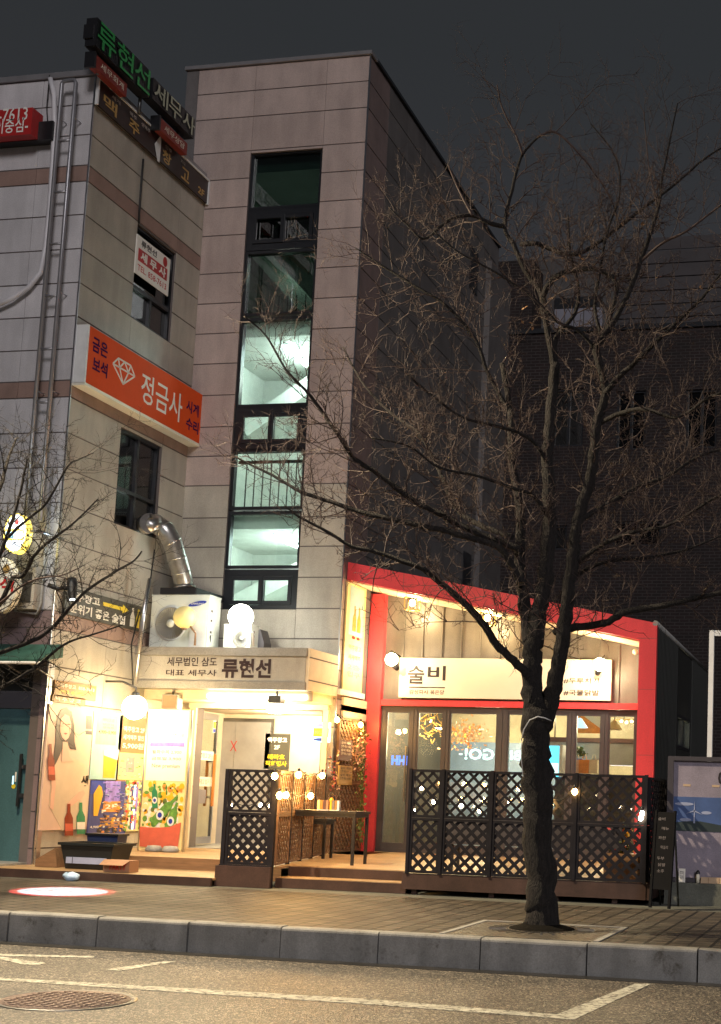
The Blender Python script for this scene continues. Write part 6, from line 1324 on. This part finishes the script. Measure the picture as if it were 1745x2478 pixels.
m = MB(); m.hexa([(x0b-.1, 18.1, zdk), (x0-.15, 18.1, zdk), (x0-.15, 18.4, zdk), (x0b-.1, 18.4, zdk), (x0b-.1, 18.1, zdk+.1), (x0-.2, 18.1, zdk+.28), (x0-.2, 18.4, zdk+.28), (x0b-.1, 18.4, zdk+.1)], 'brown_wood'); solo(m, 'wooden_ramp', 'short wedge of brown boards between the pink poster and black tub', 'ramp', loc=(x0b, 18.1, zdk))

# street lamp on the pavement just outside the left edge, lighting road, pavement and walls
t = thing('street_lamp', 'tall grey street lamp on the pavement outside the left edge of the view', 'street lamp', (-11.6, 13.4, 0))
m = MB(); m.tube([(-11.6, 13.4, 0), (-11.6, 13.4, 3), (-11.6, 13.4, 8.6), (-11.5, 13.3, 9.2), (-11.1, 13.1, 9.5), (-10.9, 12.95, 9.55)], [.11, .09, .07, .05, .045, .04], 'steel_dark', 12); m.lathe((-11.6, 13.4, 0), [(.2, 0), (.2, .05), (.12, .1), (.12, .4)], 'steel_dark', 14); m.build('pole', t)
m = MB(); m.box(-11.0, -10.6, 12.7, 13.0, 9.49, 9.60, 'steel_dark'); hd_ = m.build('lamp_head', t); m = MB(); m.box(-10.95, -10.65, 12.74, 12.96, 9.475, 9.488, 'tube_soffit'); m.build('lens', hd_)
lamp('street_light', (-10.7, 12.85, 9.4), 6600, (1, .80, .52), .12, 'SPOT', (-6.0, 11.6, 0), 150, 1.0)

# ================================================================ TREES
def P3(px, py, y): return at(px, py, 'Y', y)
def px2r(p, r): return r*(p-CAMP).length/FPX
class Tree:
    def __init__(s, seed): s.limb = MB(); s.tw = MB(); s.rn = random.Random(seed); s.n = 0; s.tm = 'twig'
    def branch(s, pts, y0, y1, rs, mb=None, tw=1., n=9):
        """pts measured from the photo; the limb drifts from depth y0 to y1."""
        k = len(pts); P = []; R = []
        for i, (x, y) in enumerate(pts): yy = y0+(y1-y0)*(i/(k-1)); p = P3(x, y, yy); P.append(p); R.append((.9 if tw else .96)*px2r(p, rs[0]+(rs[1]-rs[0])*(i/(k-1))))
        Q = []; RR = []
        for i in range(k-1):
            a = P[max(i-1, 0)]; b = P[i]; c = P[i+1]; d = P[min(i+2, k-1)]
            for j in range(5):
                t = j/5; q = .5*((2*b)+(-a+c)*t+(2*a-5*b+4*c-d)*t*t+(-a+3*b-3*c+d)*t**3)
                jit = .35*R[i]; Q.append(q+Vector((s.rn.uniform(-jit, jit), s.rn.uniform(-jit, jit), s.rn.uniform(-jit, jit)))*.5); RR.append((R[i]+(R[i+1]-R[i])*t)*s.rn.uniform(.94, 1.07))
        Q.append(P[-1]); RR.append(R[-1])
        (mb or s.limb).tube(Q, RR, 'bark' if RR[0] > .018 else 'twig', n)
        if tw:
            L = sum((Q[i+1]-Q[i]).length for i in range(len(Q)-1)); acc = 0; nxt = s.rn.uniform(.05, .2)
            for i in range(len(Q)-1):
                sg = (Q[i+1]-Q[i]); acc += sg.length
                while acc > nxt:
                    nxt += s.rn.uniform(.05, .16)/tw; f = i/len(Q)
                    if f < .1: continue
                    s.twig(Q[i+1], sg.normalized(), s.rn.uniform(.35, 1.0)*(1.05-.35*f), max(.004, min(.010, RR[i]*.45)), 0)
    def twig(s, p, d, L, r, lev):
        rn = s.rn; s.n += 1
        a = Vector((rn.gauss(0, 1), rn.gauss(0, 1), rn.gauss(0, 1))); a = (a-d*a.dot(d)).normalized()
        v = (d*rn.uniform(.3, .9)+a*rn.uniform(.6, 1.1)+Vector((0, 0, rn.uniform(-.15, .55)))).normalized()
        n = 5 if lev < 2 else 3; P = [Vector(p)]
        for i in range(n): v = (v+Vector((rn.gauss(0, .16), rn.gauss(0, .16), rn.gauss(.04, .14)))).normalized(); P.append(P[-1]+v*L/n)
        s.tw.tube(P, [r*.85*(1-.75*i/n) for i in range(n+1)], s.tm, 4 if lev == 0 else 3, cap=False)
        if lev < 2:
            for i in range(1, n+1):
                for q in range(2 if rn.random() < (.65 if lev == 0 else .25) else 1):
                    if rn.random() < .88: s.twig(P[i], (P[i]-P[i-1]).normalized(), L*rn.uniform(.22, .5), r*.62, lev+1)
TY = 13.85
T = Tree(4)
T.branch([(1311, 2262), (1309, 2200), (1305, 2080), (1302, 1960), (1299, 1850), (1300, 1750), (1303, 1700)], TY, TY, (38, 36), tw=0, n=20)
b0 = P3(1311, 2255, TY)
T.branch([(1296, 1760), (1286, 1690), (1286, 1620), (1292, 1560), (1304, 1490), (1318, 1420), (1326, 1330), (1330, 1250), (1326, 1120), (1332, 1000), (1345, 880)], TY-.05, TY+.3, (29, 13), tw=.5, n=14)
T.branch([(1290, 1620), (1280, 1550), (1272, 1480), (1264, 1410), (1258, 1330), (1262, 1250), (1240, 1120), (1235, 1000), (1215, 880)], TY, TY+.8, (21, 7), tw=.8, n=12)
T.branch([(1318, 1760), (1334, 1690), (1348, 1620), (1362, 1540), (1372, 1460), (1384, 1370), (1400, 1260), (1430, 1150), (1444, 1030), (1466, 950), (1444, 850), (1457, 820), (1505, 744), (1549, 635), (1592, 505), (1605, 418), (1640, 250)], TY, TY-.5, (24, 1.6), tw=1., n=12)
T.branch([(1280, 1640), (1262, 1615), (1209, 1568), (1174, 1515), (1127, 1463), (1051, 1398), (1016, 1374), (911, 1336), (851, 1322), (790, 1285), (727, 1252), (690, 1225)], TY-.05, TY-.8, (13, 2.2), tw=1.0)
T.branch([(1262, 1560-150), (1250, 1390), (1209, 1327), (1104, 1292), (1005, 1269), (876, 1240), (800, 1214), (727, 1190), (660, 1150), (599, 1121), (560, 1100)], TY+.1, TY-.2, (11, 1.8), tw=1.2)
T.branch([(1258, 1330), (1180, 1300), (1104, 1265), (1057, 1240), (999, 1210), (905, 1140), (858, 1111), (821, 1056), (764, 975), (738, 943), (692, 894), (643, 811), (589, 765)], TY+.2, TY-.5, (10, 1.8), tw=1.2)
T.branch([(1240, 1300), (1160, 1270), (1104, 1228), (1063, 1140), (1016, 1052), (946, 1000), (880, 930), (830, 840)], TY+.3, TY+1.2, (8, 2), tw=1.1)
T.branch([(1345, 1530), (1379, 1520), (1460, 1509), (1519, 1480), (1618, 1462), (1745, 1434), (1860, 1400)], TY, TY-.4, (12, 6), tw=.7)
T.branch([(1345, 900), (1318, 760), (1309, 705), (1274, 661), (1243, 592), (1222, 548), (1244, 440), (1265, 374), (1305, 330)], TY+.3, TY+.1, (10, 2.5), tw=.8)
T.branch([(1265, 374), (1250, 330), (1215, 260), (1203, 205)], TY+.1, TY-.2, (3.5, 1.4), tw=1.2)
T.branch([(1305, 330), (1345, 320), (1400, 370), (1440, 420), (1478, 480), (1500, 545)], TY+.1, TY+.4, (3.5, 1.6), tw=1.1)
T.branch([(1222, 548), (1185, 540), (1143, 522), (1100, 526), (1065, 550), (1025, 578), (986, 545), (940, 500)], TY+.2, TY-.4, (6.5, 2), tw=1.2)
T.branch([(1143, 522), (1110, 460), (1085, 400)], TY, TY+.2, (3.5, 1.5), tw=1.3)
T.branch([(1313, 720), (1330, 685), (1361, 662), (1422, 649), (1470, 662), (1492, 690), (1480, 760), (1457, 823)], TY+.2, TY-.3, (8, 5), tw=.9)
T.branch([(1260, 590), (1300, 590), (1350, 608), (1396, 614), (1448, 588), (1505, 544), (1562, 500), (1636, 444), (1701, 387), (1760, 350)], TY+.3, TY+.1, (7, 2.2), tw=1.1)
T.branch([(1466, 950), (1500, 910), (1535, 879), (1590, 825), (1640, 779), (1700, 720), (1760, 640)], TY-.3, TY-1.0, (8, 3), tw=1.2)
T.branch([(1400, 1260), (1470, 1220), (1540, 1180), (1620, 1150), (1700, 1100), (1790, 1080)], TY-.2, TY+.6, (8, 3), tw=1.4)
T.branch([(1444, 1030), (1500, 1000), (1560, 990), (1640, 1010), (1720, 960), (1790, 940)], TY-.2, TY-1.2, (7, 2.5), tw=1.4)
T.branch([(1326, 1120), (1280, 1060), (1200, 1030), (1120, 1010), (1050, 960), (980, 900)], TY+.2, TY-1.0, (6, 2), tw=1.3)
T.branch([(1384, 1370), (1440, 1330), (1520, 1290), (1620, 1270), (1720, 1210), (1790, 1180)], TY-.1, TY-1.0, (7, 2.5), tw=1.3)
T.branch([(1326, 1250), (1290, 1200), (1240, 1180), (1150, 1150), (1060, 1130), (990, 1080), (900, 1060)], TY+.2, TY-.9, (6, 2), tw=1.3)
T.branch([(1380, 1400), (1460, 1360), (1560, 1350), (1660, 1330), (1760, 1290)], TY, TY+.9, (6, 2.5), tw=1.1)
T.branch([(1444, 850), (1400, 800), (1350, 780), (1290, 720), (1200, 660), (1110, 610), (1050, 560)], TY-.3, TY-.9, (5, 2), tw=1.2)
T.branch([(1457, 823), (1440, 740), (1455, 640), (1470, 560), (1500, 470), (1490, 380), (1430, 300)], TY-.2, TY+.3, (5, 1.4), tw=1.)
T.branch([(1235, 1000), (1180, 900), (1150, 820), (1080, 740), (1000, 690), (920, 640), (860, 600)], TY+.7, TY+.2, (6, 1.8), tw=1.2)
T.branch([(1549, 635), (1600, 590), (1660, 560), (1740, 500), (1790, 470)], TY-.4, TY-.9, (4, 2), tw=1.1)
T.branch([(1592, 505), (1570, 400), (1558, 270)], TY-.4, TY-.3, (2.2, 1.2), tw=.6)
T.branch([(1345, 880), (1345, 820), (1390, 760), (1400, 700), (1380, 610), (1375, 520)], TY+.3, TY+.6, (8, 2), tw=1.)
print('twigs', T.n, 'faces', len(T.tw.f))
tr = thing('bare_street_tree', 'bare winter tree with forked trunk growing from the pavement in front of the bar', 'tree', (b0.x, TY, 0))
lm = MB(); lm.tube([(b0.x, TY, -.05), (b0.x, TY, .04), (b0.x, TY, .13), (b0.x, TY, .3)], [.215, .19, .172, .155], 'bark', 20); T.limb.v, off = T.limb.v, len(T.limb.v)
for f, mm, sm_ in zip(lm.f, lm.m, lm.sm): T.limb.f.append(tuple(i+off for i in f)); T.limb.m.append(mm); T.limb.sm.append(sm_)
T.limb.v += lm.v
T.limb.build('trunk', tr)
m = T.tw; rr_ = random.Random(9)
for px, py in ((1502, 540), (1405, 625), (1270, 745), (1290, 790), (1370, 670), (1700, 700), (1335, 720), (1262, 775), (1550, 545), (1290, 782), (1300, 775)):
    for k in range(2): m.leaf(P3(px, py, TY-.1), .055, 'dry_leaf')
T.tw.build('crown', tr)
m = MB(); m.tube([P3(1262, 1790, TY-.16), P3(1268, 1765, TY-.20), P3(1282, 1742, TY-.22), P3(1302, 1734, TY-.22), P3(1320, 1738, TY-.2), P3(1334, 1744, TY-.13)], .006, 'rope_white', 5); m.tube([P3(1262, 1790, TY-.16), P3(1261, 1830, TY-.16), P3(1266, 1880, TY-.17)], .004, 'rope_white', 5)
solo(m, 'rope', 'thin white wire tied round the upper trunk of the tree', 'wire', loc=P3(1302, 1734, TY-.2))
# tree pit
pt_ = thing('tree_grate', 'square metal tree grate of concrete colour set in the paving round the trunk', 'tree grate', (b0.x, TY, 0))
m = MB(); gx0, gx1, gy0, gy1 = b0.x-.75, b0.x+.72, 12.93, 14.45
def ring(R0, R1, n=40):
    for i in range(n):
        a, b = 2*math.pi*i/n, 2*math.pi*(i+1)/n; m.fpoly(GP, [(b0.x+R0*math.cos(a), TY+R0*math.sin(a)), (b0.x+R1*math.cos(a), TY+R1*math.sin(a)), (b0.x+R1*math.cos(b), TY+R1*math.sin(b)), (b0.x+R0*math.cos(b), TY+R0*math.sin(b))], -.005, .012, 'grate_cover')
m.fbox(GP, gx0, gx1, gy0, gy1, -.02, .004, 'grate_cover'); ring(.30, .36); 
for i in range(28):
    a = 2*math.pi*i/28; m.fpoly(GP, [(b0.x+math.cos(a+d)*q, TY+math.sin(a+d)*q) for d, q in ((-.03, .37), (.03, .37), (.02, .55), (-.02, .55))], .004, .011, 'steel_dark')
m.build('plate', pt_)
m = MB(); m.lathe((b0.x, TY, .003), [(.345, .008), (.33, .02), (.27, .035), (.18, .06), (.0, .07)], 'soil', 24); m.build('soil', pt_)
m = MB(); m.fbox(GP, gx0-.06, gx0-.003, gy0, gy1+.06, -.02, .010, 'stone_grey'); m.fbox(GP, gx1+.003, gx1+.06, gy0, gy1+.06, -.02, .010, 'stone_grey'); m.fbox(GP, gx0, gx1, gy1+.003, gy1+.06, -.02, .010, 'stone_grey'); m.build('frame', pt_)
# second tree, trunk outside the frame on the left
Z = Tree(21); y2 = 14.4; Z.tm = 'bark'
Z.branch([(-220, 2215), (-215, 2000), (-205, 1850), (-200, 1700), (-190, 1600)], y2, y2, (32, 26), tw=0, n=14)
Z.branch([(-190, 1700), (-120, 1660), (-60, 1610), (0, 1580), (82, 1549), (130, 1516), (200, 1438), (275, 1386), (323, 1358), (343, 1334)], y2, y2-.6, (8, 1.8), tw=.8)
Z.branch([(-190, 1640), (-120, 1560), (-60, 1520), (0, 1460), (30, 1400), (56, 1393), (80, 1350), (104, 1323), (148, 1289), (185, 1260), (237, 1208)], y2, y2-.9, (8, 1.8), tw=.9)
Z.branch([(-190, 1620), (-100, 1500), (-40, 1420), (0, 1340), (22, 1282), (41, 1223), (60, 1140), (66, 1110)], y2, y2-.3, (8, 1.8), tw=1.0)
Z.branch([(-180, 1560), (-100, 1400), (-50, 1300), (0, 1180), (20, 1110), (40, 1060)], y2, y2+.3, (9, 2), tw=1.)
Z.branch([(20, 1300), (60, 1262), (111, 1219), (163, 1130), (195, 1110), (226, 1096)], y2-.3, y2-.7, (4, 1.5), tw=1.)
Z.branch([(-150, 1720), (-60, 1690), (0, 1665), (80, 1620), (140, 1570), (178, 1549), (223, 1536), (297, 1512)], y2, y2-.5, (6, 1.6), tw=.8)
Z.branch([(-190, 1600), (-200, 1300), (-180, 1000), (-150, 800), (-160, 600)], y2, y2+.5, (22, 5), tw=.7)
Z.branch([(-190, 1400), (-280, 1200), (-380, 950)], y2, y2-.5, (12, 4), tw=.8)
Z.branch([(0, 1460), (50, 1420), (95, 1400), (150, 1392), (190, 1375)], y2-.5, y2-.8, (3, 1.3), tw=1.)
q = P3(-220, 2210, y2); t2 = thing('bare_street_tree', 'bare tree outside the left edge with thin branches reaching over the ladder wall', 'tree', (q.x, y2, 0)); Z.limb.build('trunk', t2); Z.tw.build('crown', t2)
